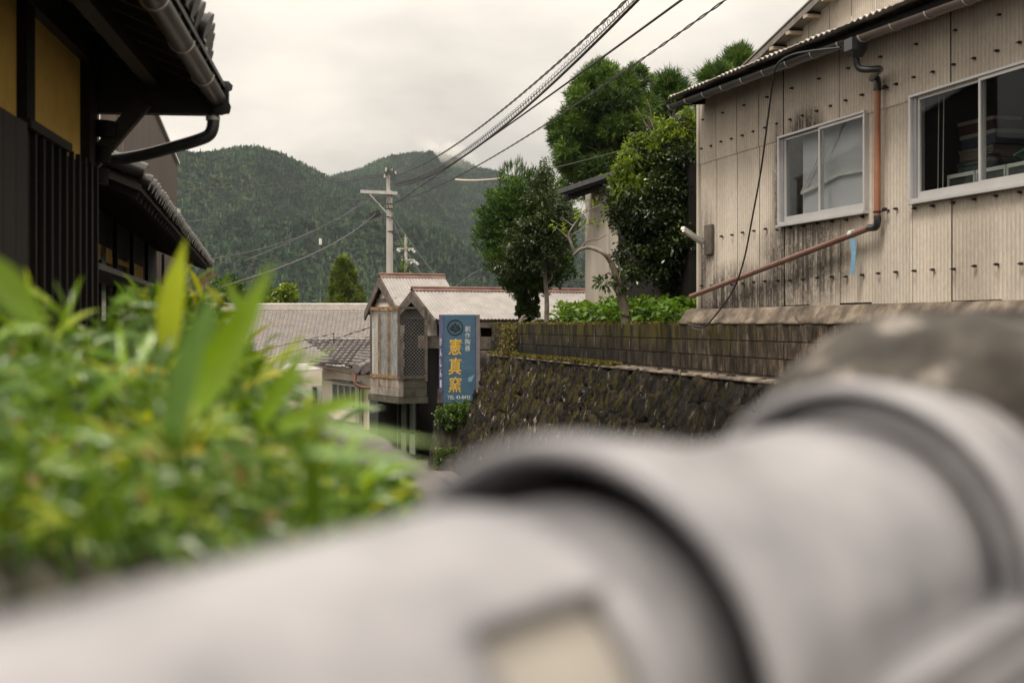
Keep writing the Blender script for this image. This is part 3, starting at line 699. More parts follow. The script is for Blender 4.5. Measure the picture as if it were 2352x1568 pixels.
# ------------------------------------------------------------------ block wall and stone wall
bw_perp = 6.77
bw_loc = wallpt(bw_perp, 31.2); bw_loc.z = H
bw = thing('block_wall', 'mossy concrete block wall on top of the stone retaining wall', 'wall', bw_loc, WRZ)
bm = MB(); w_, h_ = .392, .193
bmv = []
for t in range(4):
    mb = MB(); j = lambda: random.uniform(-.003,.003)
    x0, x1, z0, z1 = 0, w_, 0, h_; e = .006
    vs = [(x0,.0,z0),(x1,.0,z0),(x1,.0,z1),(x0,.0,z1),(x0+e+j(),-.016+j(),z0+e),(x1-e,-.016+j(),z0+e+j()),(x1-e+j(),-.016+j(),z1-e),(x0+e,-.016+j(),z1-e+j())]
    mb.add(vs, [(0,1,5,4),(1,2,6,5),(2,3,7,6),(3,0,4,7),(4,5,6,7)]); o = mb.build('block', m_block, bw); bmv.append(o)
cnt = 0; Ln = 21.2
for row in range(3):
    for i in range(int(Ln/.4)+1):
        x = i*.4 - (.2 if row % 2 else 0)
        if x < -.01: x = 0; sx = .5
        else: sx = 1
        if cnt < 4: o = bmv[cnt]
        else:
            o = bmv[cnt % 4].copy(); COL.objects.link(o); o.parent = bw
        o.location = (x+.004, random.uniform(-.003,.003), -.2*(row+1)+.0035 - .012); o.scale = (sx*.99,1,1); cnt += 1
MB().box((0,.001,-.64),(Ln,.15,-.008)).build('mortar_core', M('block_joint', [(.02,.016,.013), (.16,.135,.11)], 3, .95, .3, kind='World'), bw)
# moss along the coping
def moss_strip(name, parent, x0, x1, yf, zf, n, r, label=None):
    pts = []; 
    xs_ = rng.random(n)*(x1-x0)+x0; C = np.stack([xs_, yf(rng.random(n)), zf + rng.random(n)*.01], 1)
    D = rng.normal(size=(n,3))*.7; D[:,2] = abs(D[:,2])+.3
    o = leaves(name, C, D, r*(.5+rng.random(n)), r*.8, m_mossl, parent, fold=.1, droop=0); tag(o, kind='stuff'); return o
m_mossl = leafmat('moss_tufts', (.035,.03,.004), (.15,.13,.012), (.22,.17,.02), .15, .8)
moss_strip('moss', bw, 0, 12.6, lambda q: -.02+q*.16, -.012, 6000, .035)
stw_loc = wallpt(bw_perp, 31.35); stw_loc.z = H
sw = thing('stone_wall', 'dark battered stone retaining wall with moss and lime streaks beside the street', 'wall', stw_loc, WRZ)
LW = 24.; bat = .33
# earth core / joint bed
V = []; nx, nz = 260, 30
for k in range(nz):
    for i in range(nx):
        x = .48 + LW*i/(nx-1); s = k/(nz-1); z = -.66 - (H-.66+.1)*s; y = -.12 - bat*(-z-.66) + .03*math.sin(x*9+z*7)
        V.append((x, y+.03, z))
core = npmesh('earth_core', V, grid(nx, nz), M('dark_joint_earth', [(.012,.009,.007), (.03,.024,.018)], 5, .95, .6, bscale=20), sw, smooth=True)
stv = []; stone_data = []
for t in range(14):
    n1, n2 = 11, 13; V = []; rs = np.random.default_rng(50+t); ph = rs.random(12)*6; nr = rs.normal(size=(n2, n1))
    for k in range(n2):
        for i in range(n1):
            a = (i/(n1-1)-.5)*2; b = (k/(n2-1)-.5)*2; e = max(abs(a), abs(b)); prof = max(0., 1-e**9)
            q = a*1.0-b*.42; l = a*.3+b
            ridge = .40*(1-abs(math.sin(q*3.1+ph[2]+.6*math.sin(l*2+ph[5])))) + .30*(1-abs(math.sin(q*6.7+ph[3]+.9*math.sin(l*1.7+ph[6])))) + .16*math.sin(l*2.4+ph[4])
            zz = .5*b*(1+.10*math.sin(a*2.5+ph[0])) + .05*math.sin(a*4+ph[7])*abs(b); xx = .5*a*(1+.12*math.sin(b*2.6+ph[1])) + .05*math.sin(b*4+ph[8])*abs(a)
            V.append((xx, -prof*(.35+ridge+.09*nr[k,i]), zz))
    me_o = npmesh('stone', V, grid(n1, n2), m_rock, sw); stv.append(me_o); stone_data.append(np.array(V))
z = -.64; cand = []; row = 0
while z > -3.15:
    x = -.12
    while x < 16.6:
        hh = random.uniform(.36,.50); ww = random.choice((.26,.34,.42,.52,.62))*random.uniform(.9,1.1); cand.append((x+ww/2, z-.19+random.uniform(-.04,.04), ww, hh)); x += ww*.97
    z -= .37; row += 1
cand = [c for c in cand if c[0] > .50]
def seen(c):
    wp = (Matrix.Translation(stw_loc) @ Matrix.Rotation(WRZ,4,'Z')) @ Vector((c[0], -.12-bat*(-c[1]-.66), c[1])); u = 1176+F*wp.x/wp.y; v = 743-F*(wp.z-H)/wp.y
    lim = np.interp(u, [1000,1060,1200,1330,1500,1700,1760,1900], [1110,1090,1010,975,1010,1030,960,830]); return (3 if v < lim else 0) + 1/wp.y
cand.sort(key=lambda c: -seen(c)); print('stones', len(cand))
restV = []; restQ = []
for cnt, c in enumerate(cand):
    loc = Vector((c[0], -.12-bat*(-c[1]-.66)+.01, min(c[1], -.69-c[3]*.5*.95))); scl = (c[2]*1.10, random.uniform(.075,.12), c[3]*1.10); rot = (-math.atan(bat), random.uniform(-.04,.20), random.uniform(-.08,.08))
    if cnt < 14: o = stv[cnt]
    elif cnt < 300: o = stv[cnt % 14].copy(); COL.objects.link(o); o.parent = sw
    else:
        from mathutils import Euler
        Mx = np.array(Matrix.LocRotScale(loc, Euler(rot), Vector(scl))); V = stone_data[cnt % 14]; restQ.append(grid(11,13)+143*len(restV)); restV.append(V@Mx[:3,:3].T+Mx[:3,3]); continue
    o.location = loc; o.scale = scl; o.rotation_euler = rot
if restV: tag(npmesh('stone_rest', np.concatenate(restV), np.concatenate(restQ), m_rock, sw), kind='stuff')
# end face of the wall towards the sign and ledge cap
V = []
for k in range(14):
    s = k/13; z = -.66-(H-.56)*s
    for i in range(8): 
        q = i/7; V.append((.46+.05*rng.random(), -.12-bat*(-z-.66)*(1-q)+q*.5+.03*rng.random(), z))
npmesh('end_face', V, grid(8, 14), m_rock, sw)
cap = MB(); n = 160; vs = []
for i in range(n+1):
    x = .42 + LW*i/n; w = .015*math.sin(x*5.3)+.012*math.sin(x*13.7)+.01*math.sin(x*31); vs += [(x,.01,-.64),(x,-.16+w,-.655+w*.4),(x,-.185+w,-.69),(x,-.06,-.72)]
cap.add(vs, [(4*i+k,4*i+k+1,4*i+k+5,4*i+k+4) for i in range(n) for k in range(3)], 0, True); cap.build('ledge', m_mort, sw)
moss_strip('moss', sw, .42, 9.6, lambda q: -.19+q*.19, -.648, 9000, .05)
# lime drip over the ledge
# soil terrace behind the wall
tz = MB(); c0 = wallpt(bw_perp+.05, 31.2); c1 = wallpt(bw_perp+.05, 2.); c2 = wallpt(bw_perp+14, 2.); c3 = wallpt(bw_perp+14, 36.); c4 = wallpt(bw_perp+.05, 31.2)
c3b = wallpt(bw_perp+14, 31.2)
tz.prism([(c.x, c.y, 0.) for c in (c0, c1, c2, c3b)], (0,0,H-.06)); tag(tz.build('terrace', m_ground), kind='structure')

# ------------------------------------------------------------------ tiled roof surfaces
m_tedge = M('shaded_tile_front_edge', [(.035,.03,.028), (.08,.07,.065)], 4, .8, 0)  # dark colour stands in for the shadow gap under each tile row
def tile_roof(name, A, ex, ey, nn, W, Lh, mat, parent, pitch=.265, rowh=.23, amp=.028, lip=.022, seg=6, jit=0.0):
    """pantiles: ex along the eave, ey up the slope, nn outward normal; A = lower left corner"""
    A = np.array(A, float); ex = np.array(Vector(ex).normalized()); ey = np.array(Vector(ey).normalized()); nn = np.array(Vector(nn).normalized())
    nc = int(W/pitch); nr = int(Lh/rowh); n = nc*seg+1
    i = np.arange(n); ph = (i % seg)/seg
    prof = amp*np.where(ph < .4, np.sin(ph/.4*np.pi)*1.0, -.42*np.sin((ph-.4)/.6*np.pi))
    V = []; Qs = []
    for r in range(nr):
        jx = (rng.random(nc+1)-.5)*jit; jj = np.repeat(jx, seg)[:n]
        for (t, hgt) in ((r*rowh+.03, 0), (r*rowh-.035, lip), (r*rowh+rowh+.0, .002)):
            p = A + ex*(i*pitch/seg)[:, None] + ey*t + nn*(prof + hgt + jj)[:, None]
            V.append(p)
    V = np.concatenate(V)
    base = np.arange(n-1)
    for r in range(nr):
        o = r*3*n
        for k in (0, 1): Qs.append(np.stack([o+k*n+base, o+k*n+base+1, o+(k+1)*n+base+1, o+(k+1)*n+base], 1))
    ob = npmesh(name, V, np.concatenate(Qs), mat, parent, smooth=False)
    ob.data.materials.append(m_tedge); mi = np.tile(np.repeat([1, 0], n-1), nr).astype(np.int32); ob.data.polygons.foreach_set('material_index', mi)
    return ob

# ------------------------------------------------------------------ long tiled house far behind
YT = 93.
def P3(u, v, Y): p = P(u, v, Y); return p
th = thing('tiled_house', 'long low house with a wide pale tiled roof behind the gatehouse', 'house', P(700, 960, YT-5))
th_i = Matrix.Translation(th.location).inverted()
A = th_i @ P(470, 868, YT-6.2); Bt = th_i @ P(470, 712, YT)
slope = (Bt-A); slope.x = 0; L_ = slope.length
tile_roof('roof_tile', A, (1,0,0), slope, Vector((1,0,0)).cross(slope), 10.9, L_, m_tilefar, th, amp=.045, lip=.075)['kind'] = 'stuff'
rd = MB(); z0 = Bt
for k in range(6): rd.box((z0.x, z0.y-.16+.005*k, z0.z-.02+.055*k), (z0.x+10.95, z0.y+.16-.005*k, z0.z+.03+.055*k))
rd.tube([(z0.x-.05, z0.y, z0.z+.36), (z0.x+10.98, z0.y, z0.z+.36)], .085, 10)
rd.build('ridge', m_tilefar, th)
mb = MB(); rv0 = None
for k in range(40):
    x = z0.x + k*.275
    if rv0 is None: rv0 = MB().tube([(-.03,0,0),(.03,0,0)], .10, 10).build('ridge_tile', m_tilefar, th); o = rv0
    else: o = rv0.copy(); COL.objects.link(o); o.parent = th
    o.location = (x, z0.y, z0.z+.36)
MB().box((A.x+.4, A.y+1., A.z-3.2), (A.x+10.4, A.y+9, A.z+.3)).build('wall', m_cream, th)
bk = MB(); bk.add([(Bt.x,Bt.y+.02,Bt.z),(Bt.x+10.9,Bt.y+.02,Bt.z),(Bt.x+10.9,Bt.y+6.2,A.z),(Bt.x,Bt.y+6.2,A.z)], [(0,1,2,3)]); bk.build('back_roof', m_tilefar, th)
vb = MB(); vb.bar(Vector((A.x+10.95, A.y, A.z+.04)), Vector((A.x+10.95, Bt.y, Bt.z+.04)), .22, .16); vb.build('verge_tile', m_tilefar, th)

# ------------------------------------------------------------------ small dark tiled house
YS = 47.
sh = thing('small_house', 'small cream house with a dark tiled hip roof below the gatehouse', 'house', P(790, 1090, YS))
si = Matrix.Translation(sh.location).inverted()
c_ = si @ P(816, 852, YS); l_ = si @ P(712, 832, YS+4.5); r_ = si @ P(905, 842, YS+1.2)
t1 = si @ P(866, 772, YS+5.0); t0 = si @ P(716, 822, YS+6.); 
ex = (c_-l_); ex.z = 0; Wd = ex.length; ex.normalize(); eyd = Vector((-ex.y, ex.x, 0)); 
if eyd.x < 0: eyd = -eyd
# left-facing slope rises to the right-back
slope = eyd*3.4 + Vector((0,0,1.35)); 
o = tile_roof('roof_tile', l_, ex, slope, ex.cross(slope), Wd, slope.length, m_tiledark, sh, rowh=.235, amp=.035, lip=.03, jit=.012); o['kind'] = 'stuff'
ex2 = (r_-c_); ex2.z = 0; W2 = 4.5; ex2.normalize(); ey2 = Vector((-ex2.y, ex2.x, 0)); sl2 = ey2*3.2 + Vector((0,0,1.2))
hipend = c_ + (eyd*3.2 + ey2*0)*1.0
# hip ridge rolls
h0 = c_ + Vector((.1,.05,.12)); h1 = c_ + eyd*2.7 + Vector((.0,.9,1.25))
for k in range(11):
    a = h0.lerp(h1, k/11); b = h0.lerp(h1, (k+1.08)/11); MB().tube([a, b], [.12,.10], 10).build('hip_tile', m_tiledark, sh)
MB().tube([h0+Vector((-.02,-.05,-.02)), h0+Vector((-.07,-.12,-.03))], .17, 12).build('hip_end_tile', m_tiledark, sh)
hw = MB(); hw.bar(h0-Vector((0,0,.12)), h1-Vector((0,0,.12)), .3, .12); hw.bar(h0-Vector((0,0,.2)), h1-Vector((0,0,.2)), .36, .1); hw.build('hip_base', m_tiledark, sh)
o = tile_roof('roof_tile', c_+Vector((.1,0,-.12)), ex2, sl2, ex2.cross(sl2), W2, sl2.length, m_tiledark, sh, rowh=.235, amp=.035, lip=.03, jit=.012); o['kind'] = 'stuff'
# walls and eave
def hz(p, z): return Vector((p.x, p.y, z))
ins = .45
cw = c_ + eyd*ins + Vector((.1,.35,0)); lw = l_ + eyd*ins
zb_ = (si @ P(790,1090,YS)).z
zt_ = c_.z - .02
MB().prism([hz(lw,zb_), hz(cw,zb_), hz(cw,zt_), hz(lw,zt_+.1)], eyd*.12).build('wall', m_cream, sh)
rw = cw + ex2*5
MB().prism([hz(cw+ex2*.13,zb_), hz(rw,zb_), hz(rw,zt_), hz(cw+ex2*.13,zt_)], ey2*.12).build('wall', m_cream, sh)
gutter(l_-ex*.1+Vector((0,0,-.06)), c_+Vector((0,0,-.09)), .055, m_copd, sh, .9)
gutter(c_+Vector((.02,0,-.09)), c_+ex2*3.5+Vector((0,0,-.09)), .055, m_copd, sh, .9)
pz = c_ + Vector((.0,0,-.12))
MB().tube(arc3([pz, pz+Vector((.0,.0,-.3)), pz+Vector((.25,.1,-.42)), cw+Vector((.28,-.1,-.62)), cw+Vector((.30,-.1,-1.0))],5)+[hz(cw+Vector((.3,-.1,0)), zb_)], .05, 10).build('drainpipe', m_copd, sh)
hb = MB(); hb.prism([pz+Vector((-.10,0,.02)), pz+Vector((.06,0,.02)), pz+Vector((.03,0,-.22)), pz+Vector((-.06,0,-.22))], (0,.14,0)); hb.build('rain_hopper', m_copd, sh)
# window with hood
def wallrect(o0, dx, n_, s0, s1, z0, z1, d0, d1):   # box on a wall: s along, d outward
    a = o0 + dx*s0 + n_*d0; return [a, dx*(s1-s0), n_*(d1-d0), z0, z1]
def wbox(mb, o0, dx, n_, s0, s1, z0, z1, d0, d1):
    q = [o0+dx*s+n_*d for s, d in ((s0,d0),(s1,d0),(s1,d1),(s0,d1))]
    return mb.prism([hz(p, z0) for p in q], (0,0,z1-z0))
nl = -eyd
wl_ = (cw-lw).length; zc = c_.z
f = MB(); s0, s1 = wl_*.30, wl_*.86; z0, z1 = zc-1.38, zc-.50
for a in ((s0,s1,z1-.07,z1),(s0,s1,z0,z0+.08),(s0,s0+.07,z0+.081,z1-.071),(s1-.07,s1,z0+.081,z1-.071)): wbox(f, lw, ex, nl, a[0], a[1], a[2], a[3], .0, .10)
for q in (.25,.5,.75): s = s0+(s1-s0)*q; wbox(f, lw, ex, nl, s-.03, s+.03, z0+.081, z1-.071, .02, .08)
fw = f.build('window', m_alu, sh); g = MB(); wbox(g, lw, ex, nl, s0+.07, s1-.07, z0+.08, z1-.07, .005, .03); g.build('pane', M('dark_pane', [(.05,.06,.05), (.10,.12,.09)], 1, .15, 0), fw)
g = MB(); wbox(g, lw, ex, nl, s0-.1, s1+.1, z1+.06, z1+.10, 0, .35); g.build('window_hood', m_greywood, sh)
g = MB(); wbox(g, lw, ex, nl, s0-.05, s1+.05, z0-.40, z0-.02, 0, .14); g.build('window_box', m_cream, sh)
g = MB(); wbox(g, lw, ex, nl, s1+.25, s1+.30, zb_, zc-.35, 0, .04); g.build('wall_batten', m_alud, sh)
# lean-to roof left of it
lt = MB(); lt.prism([si@P(660,838,YS+6), si@P(748,838,YS+4), si@P(742,850,YS+3), si@P(640,858,YS+5)], (0,0,.06)); lt.build('low_roof', m_steel, sh)
lt = MB(); lt.prism([si@P(650,1000,YS+6), si@P(745,1000,YS+6), si@P(745,850,YS+6), si@P(650,850,YS+6)], (0,.1,0)); lt.build('wall', m_cream, sh)
lt = MB(); lt.prism([si@P(715,930,YS+5.8), si@P(738,930,YS+5.8), si@P(738,885,YS+5.8), si@P(715,885,YS+5.8)], (0,.1,0)); f2 = lt.build('window', m_alu, sh)
lt = MB(); lt.prism([si@P(718,926,YS+5.75), si@P(727,926,YS+5.75), si@P(727,889,YS+5.75), si@P(718,889,YS+5.75)], (0,.03,0)); lt.build('pane', m_dark, f2)

# ------------------------------------------------------------------ gatehouses
m_corr = M('grey_corrugated_sheet', [(.21,.195,.185), (.30,.28,.268)], 3, .55, .1, bscale=20)
E1 = Vector((.89,.45,0)).normalized(); E2 = Vector((-E1.y, E1.x, 0))
def gable_roof(t, inv, apex, far, near, length, over=.0, planks=True):
    apex, far, near = inv@apex, inv@far, inv@near
    far = apex + E2*((far-apex).dot(E2)) + Vector((0,0,(far-apex).z)); near = apex + E2*((near-apex).dot(E2)) + Vector((0,0,(near-apex).z))
    for nm, foot in (('roof_sheet', near), ('roof_sheet', far)):
        mb = MB(); n = int(length/.095*6); vs = []; nrm = (foot-apex).cross(E1).normalized(); nrm = nrm if nrm.z > 0 else -nrm
        for i in range(n+1):
            s = length*i/n; w = .011*math.sin(2*math.pi*s/.095)
            for p in (apex, foot): vs.append(p + E1*s + nrm*(.05+w))
        mb.add(vs, [(2*i,2*i+1,2*i+3,2*i+2) for i in range(n)], 0, True)
        vs2 = []
        for i in range(n+1): vs2 += [vs[2*i+1], vs[2*i+1]-nrm*.012]
        mb.add(vs2, [(2*i,2*i+1,2*i+3,2*i+2) for i in range(n)])
        mb.build(nm, m_corr, t)
        d = MB(); dd = (foot-apex); q = [apex+E1*.03+nrm*.03, foot+E1*.03+nrm*.03, foot+E1*(length-.03)+nrm*.03, apex+E1*(length-.03)+nrm*.03]
        d.prism(q, -nrm*.025); d.build('roof_deck', m_greywood, t)
        b = MB(); b.prism([apex-E1*.03+nrm*.02, foot-E1*.03+nrm*.02, foot-E1*.03-Vector((0,0,.20)), apex-E1*.03-Vector((0,0,.26))], E1*.05); b.build('barge_board', m_greywood, t)
        for k in range(2):
            a = apex.lerp(foot, .5+.46*k); MB().bar(a+E1*.05-nrm*.06, a+E1*(length-.05)-nrm*.06, .09, .10).build('purlin', m_greywood, t)
    r = MB()
    for s in (1, -1):
        dd = ((near if s > 0 else far)-apex).normalized(); r.add([apex-E1*.02+Vector((0,0,.085)), apex+E1*(length+.02)+Vector((0,0,.085)), apex+E1*(length+.02)+dd*.14+Vector((0,0,.085)), apex-E1*.02+dd*.14+Vector((0,0,.085))], [(0,1,2,3)])
    r.tube([apex-E1*.03+Vector((0,0,.09)), apex+E1*(length+.03)+Vector((0,0,.09))], .035, 8); r.build('ridge_cap', m_rust, t)
    return apex, far, near
gb_loc = P(985, 1050, 33); gb_loc.z = 0
gb = thing('gatehouse', 'wooden gate building with a long corrugated gable roof and the blue sign below it', 'gatehouse', gb_loc)
gi_ = Matrix.Translation(gb_loc).inverted()
apB, faB, neB = gable_roof(gb, gi_, P(947,669,34), P(902,727,35.1), P(998,737,32.8), 11.0)
ga_loc = P(900, 1050, 36.5); ga_loc.z = 0
ga = thing('gatehouse', 'shorter white plastered gate building with a steep corrugated gable roof behind the first gate', 'gatehouse', ga_loc)
gai = Matrix.Translation(ga_loc).inverted()
apA, faA, neA = gable_roof(ga, gai, P(872,637,38.5), P(842,719,39.5), P(912,706,37.5), 1.9)
# white plaster gable of the rear gatehouse
zA = 1.15
MB().prism([apA+E1*.14-Vector((0,0,.16)), neA+E1*.14+E2*.12-Vector((0,0,.06)), hz(neA+E1*.14+E2*.12, zA), hz(faA+E1*.14-E2*.2, zA), faA+E1*.14-E2*.2+Vector((0,0,.06))], E1*1.5).build('wall', m_white, ga)
MB().bar(hz(faA,neA.z+.22)+E1*.11-E2*.3, hz(neA,neA.z+.22)+E1*.11+E2*.25, .05, .09).bar(hz(faA,neA.z-.12)+E1*.11-E2*.2, hz(neA,neA.z-.12)+E1*.11, .05, .12).build('beam', m_greywood, ga)
# cage of wire mesh on a concrete block parapet
g = {}
c0 = gi_ @ P(916, 867, 32.6)                     # near corner bottom
cage = gb
H_c = (gi_@P(916,712,32.6)).z - c0.z
LL = 1.75; RR = .68
zc0 = c0.z; zc1 = c0.z + H_c + .05
def post(mb, p, w, z0, z1): mb.box((p.x-w/2, p.y-w/2, z0), (p.x+w/2, p.y+w/2, z1)); return mb
cg = thing('mesh_cage', 'rusty framed wire mesh cage on the block parapet under the gate roofs', 'cage', gb_loc + hz(c0, zc0))
def cl(p): return Vector((p.x-c0.x, p.y-c0.y, p.z-zc0))
for k, q in enumerate((0, .36, .70, 1.0)):
    p = cl(c0 + E2*LL*q); post(MB(), p, .045 if k else .06, -.22 if k in (1,2) else -.05, zc1-zc0).build('cage_post', m_orange if k in (1,2) else m_greywood, cg)
MB().bar(cl(c0)+Vector((0,0,-.0)), cl(c0+E2*LL), .05, .07).bar(cl(hz(c0,zc1)), cl(hz(c0,zc1)+E2*LL), .05, .07).build('cage_rail', m_orange, cg)
MB().bar(cl(c0), cl(c0+E1*RR), .05, .06).bar(cl(hz(c0,zc1)), cl(hz(c0,zc1)+E1*RR), .05, .05).build('cage_rail', m_greywood, cg)
post(MB(), cl(c0+E1*RR), .07, -.1, zc1-zc0-.02).build('cage_post', m_greywood, cg)
def meshpanel(name, o, dx, W, Hh, parent, sp=.06, r=.0024, mat=m_mesh):
    vs = []; fs = []; mb = MB()
    n = int((W+Hh)/sp)
    for s in (1, -1):
        for k in range(n+1):
            t = k*sp; x0, z0 = max(0, t-Hh), min(Hh, t); x1, z1 = min(W, t), max(0, t-W)
            if abs(x1-x0) < .01: continue
            if s < 0: x0, x1 = W-x0, W-x1
            mb.tube([o+dx*x0+Vector((0,0,z0)), o+dx*x1+Vector((0,0,z1))], r, 3, cap=False)
    ob = mb.build(name, mat, parent); ob['kind'] = 'stuff'; return ob
meshpanel('wire_mesh', cl(c0), E2, LL, H_c, cg); meshpanel('wire_mesh', cl(c0), E1, RR, H_c, cg, sp=.085)
# pale screen sheets inside the cage (translucent plastic)
m_film, N_, b_ = newmat('milky_plastic_film')
f_ = N_.noise(N_.coord('Object', (1,1,.5)), 6, 6, .8)
tr2 = N_.n('ShaderNodeBsdfTransparent').outputs[0]; df2 = N_.n('ShaderNodeBsdfDiffuse', {'Color': (.42,.45,.45,1)}).outputs[0]
m_film.node_tree.links.new(N_.n('ShaderNodeMixShader', {0: N_.mr(f_, .40, .68, .3, .92), 1: tr2, 2: df2}).outputs[0], m_film.node_tree.nodes['Material Output'].inputs[0])
MB().prism([cl(c0)+E1*.04+E2*.1, cl(c0)+E1*.04+E2*(LL-.05), cl(c0)+E1*.04+E2*(LL-.05)+Vector((0,0,H_c-.05)), cl(c0)+E1*.04+E2*.1+Vector((0,0,H_c-.05))], E1*.004).build('plastic_film', m_film, cg)
# parapet of blocks below the cage
m_par = M('parapet_block', [(.10,.088,.075), (.24,.21,.18), (.33,.29,.25)], 5, .9, .4, kind='World', stretch=(1,1,.6), rnd=.25)
m_par2 = M('parapet_damp_block', [(.03,.027,.02), (.09,.085,.06)], 5, .9, .4, kind='World', rnd=.2)
for row in range(2):
    z1 = zc0-.05-row*.2
    for k in range(9): MB().prism([hz(c0+E2*(k*.2+.003),z1), hz(c0+E2*(k*.2+.197),z1), hz(c0+E2*(k*.2+.197),z1-.194), hz(c0+E2*(k*.2+.003),z1-.194)], E1*.12).build('block', m_par, gb)
    for k in range(2): x9 = (.125,.405)[k] if row else (.125,.33)[k]; y9 = (.40,.70)[k] if row else (.325,.70)[k]; MB().prism([hz(c0+E1*x9,z1), hz(c0+E1*y9,z1), hz(c0+E1*y9,z1-.194), hz(c0+E1*x9,z1-.194)], E2*.12).build('block', m_par2, gb)
q = [hz(c0-E1*.02-E2*.02, zc0-.46), hz(c0+E1*.72-E2*.02, zc0-.46), hz(c0+E1*.72+E2*1.9, zc0-.46), hz(c0-E1*.02+E2*1.9, zc0-.46)]
MB().prism([Vector((p.x,p.y,zc0-.60)) for p in q], (0,0,.14)).build('slab', m_par2, gb)
# wall of blocks behind the mesh, dark opening, posts
bwk = MB(); 
for row in range(8):
    for k in range(3):
        z = zc0-.4+row*.2; s = .3+k*.4-(.2 if row % 2 else 0); s9, e9 = max(.1, s), min(.72, s+.392)
        if e9-s9 < .05: continue
        MB().prism([hz(c0+E1*s9+E2*1.4,z+.005), hz(c0+E1*e9+E2*1.4,z+.005), hz(c0+E1*e9+E2*1.4,z+.197), hz(c0+E1*s9+E2*1.4,z+.197)], E2*.1).build('block', m_par, gb)
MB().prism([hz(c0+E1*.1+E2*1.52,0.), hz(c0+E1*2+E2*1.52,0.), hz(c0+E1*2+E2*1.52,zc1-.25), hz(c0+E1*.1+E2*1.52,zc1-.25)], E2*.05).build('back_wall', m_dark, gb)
def gpt(u, Y, z): p = gi_ @ P(u, 743, Y); return hz(p, z)
def gz(v, Y): return H-(v-743)/F*Y
MB().bar(gpt(961,33.1,gz(785,33)), gpt(1128,32.9,gz(788,33)), .12, .29).build('beam', m_greywood, gb)
MB().bar(gpt(973,33.0,0), gpt(973,33.0,gz(737,33)), .12, .12).build('post', m_greywood, gb)
m_pwood = M('pale_painted_post', [(.26,.23,.2), (.46,.42,.37)], 8, .8, .3)
MB().bar(gpt(969.5,32.85,0), gpt(969.5,32.85,gz(800,33)), .035, .04).build('post', m_pwood, gb)
MB().bar(gpt(981,32.85,0), gpt(981,32.85,gz(800,33)), .045, .05).build('post', m_pwood, gb)
MB().bar(gpt(1006,33.6,0), gpt(1006,33.6,gz(737,33)), .07, .07).build('post', m_darkwood, gb)
MB().prism([gpt(977,33.7,gz(773,33.7)), gpt(1004,33.7,gz(773,33.7)), gpt(1004,33.7,gz(722,33.7)), gpt(977,33.7,gz(722,33.7))], (0,.08,0)).build('plaster_panel', m_white, gb)
MB().prism([gpt(1090,33.5,gz(773,33.5)), gpt(1104,33.5,gz(773,33.5)), gpt(1104,33.5,gz(722,33.5)), gpt(1090,33.5,gz(722,33.5))], (0,.08,0)).build('plaster_panel', m_white, gb)
MB().bar(gpt(1108,33.3,gz(803,33)), gpt(1108,33.3,gz(722,33)), .1, .1).build('post', m_darkwood, gb)
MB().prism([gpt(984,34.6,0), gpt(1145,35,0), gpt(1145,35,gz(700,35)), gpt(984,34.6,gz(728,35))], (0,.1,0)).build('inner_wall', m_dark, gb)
# back plaster of the long roof seen right of the block wall
MB().bar(neB+E1*.3-Vector((0,0,.1)), neB+E1*10.9-Vector((0,0,.1)), .10, .12).build('eave_beam', m_greywood, gb)
for k in range(12): MB().bar(neB+E1*(3.2+k*.6)+Vector((0,0,-.02)), neB+E1*(3.2+k*.6)+E2*.9+Vector((0,0,.30)), .05, .07).build('rafter', m_palewood, gb)
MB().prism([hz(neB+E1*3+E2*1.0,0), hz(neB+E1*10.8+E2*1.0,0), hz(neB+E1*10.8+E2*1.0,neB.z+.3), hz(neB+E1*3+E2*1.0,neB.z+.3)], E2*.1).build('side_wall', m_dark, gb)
# block pier right of the sign
for row in range(8):
    z = gz(806,33)-.2*(row+1)
    for k in range(2):
        p = gpt(1094+k*20, 33.2, z); MB().box((p.x+.004,p.y,p.z+.004),(p.x+.196,p.y+.19,p.z+.196)).build('block', m_par, gb)
p = gpt(1094, 33.42, 0); MB().box((p.x,p.y,0),(p.x+.5,p.y+.1,gz(806,33))).build('pier_core', m_par2, gb)
MB().prism([gpt(1004,32.5,gz(926,32.5)), gpt(1020,32.5,gz(924,32.5)), gpt(1020,32.5,gz(905,32.5)), gpt(1005,32.5,gz(893,32.5))], (0,.05,0)).build('bracket_board', m_greywood, gb)
# lower storey: glass sliding doors in dark frames
m_gl2 = M('green_reflecting_glass', [(.06,.075,.06), (.13,.16,.13)], .6, .12, 0, spec=.8)
zd = gz(913,33)-.02
q0_ = gpt(884,34.8,0); q1_ = gpt(962,33.4,0); dxx = (q1_-q0_); Wd_ = dxx.length; dxx.normalize(); nrm = Vector((dxx.y,-dxx.x,0))
sd_ = MB(); fr_ = MB()
wbox(fr_, q0_, dxx, nrm, 0, Wd_, 0, .12, 0, .1); wbox(fr_, q0_, dxx, nrm, 0, Wd_, .60, .66, 0, .07)
for q in (0, .27, .5, .74, 1): wbox(fr_, q0_, dxx, nrm, Wd_*q-.03, Wd_*q+.03, .12, zd, .0, .08)
ff = fr_.build('glass_door', m_darkwood, gb)
for k, (a, b) in enumerate(((0,.27),(.27,.5),(.5,.74),(.74,1))):
    g = MB(); wbox(g, q0_, dxx, nrm, Wd_*a+.031, Wd_*b-.031, .121, .599, .02, .03); g.build('pane', M('pale_lower_pane', [(.22,.26,.19), (.34,.38,.28)], 1, .3, 0), ff)
    g = MB(); wbox(g, q0_, dxx, nrm, Wd_*a+.031, Wd_*b-.031, .661, zd, .02, .03); g.build('pane', m_gl2, ff)
g = MB(); wbox(g, q0_, dxx, nrm, -.1, Wd_+2.2, 0, zd, -.35, -.3); g.build('dark_wall', m_dark, gb)
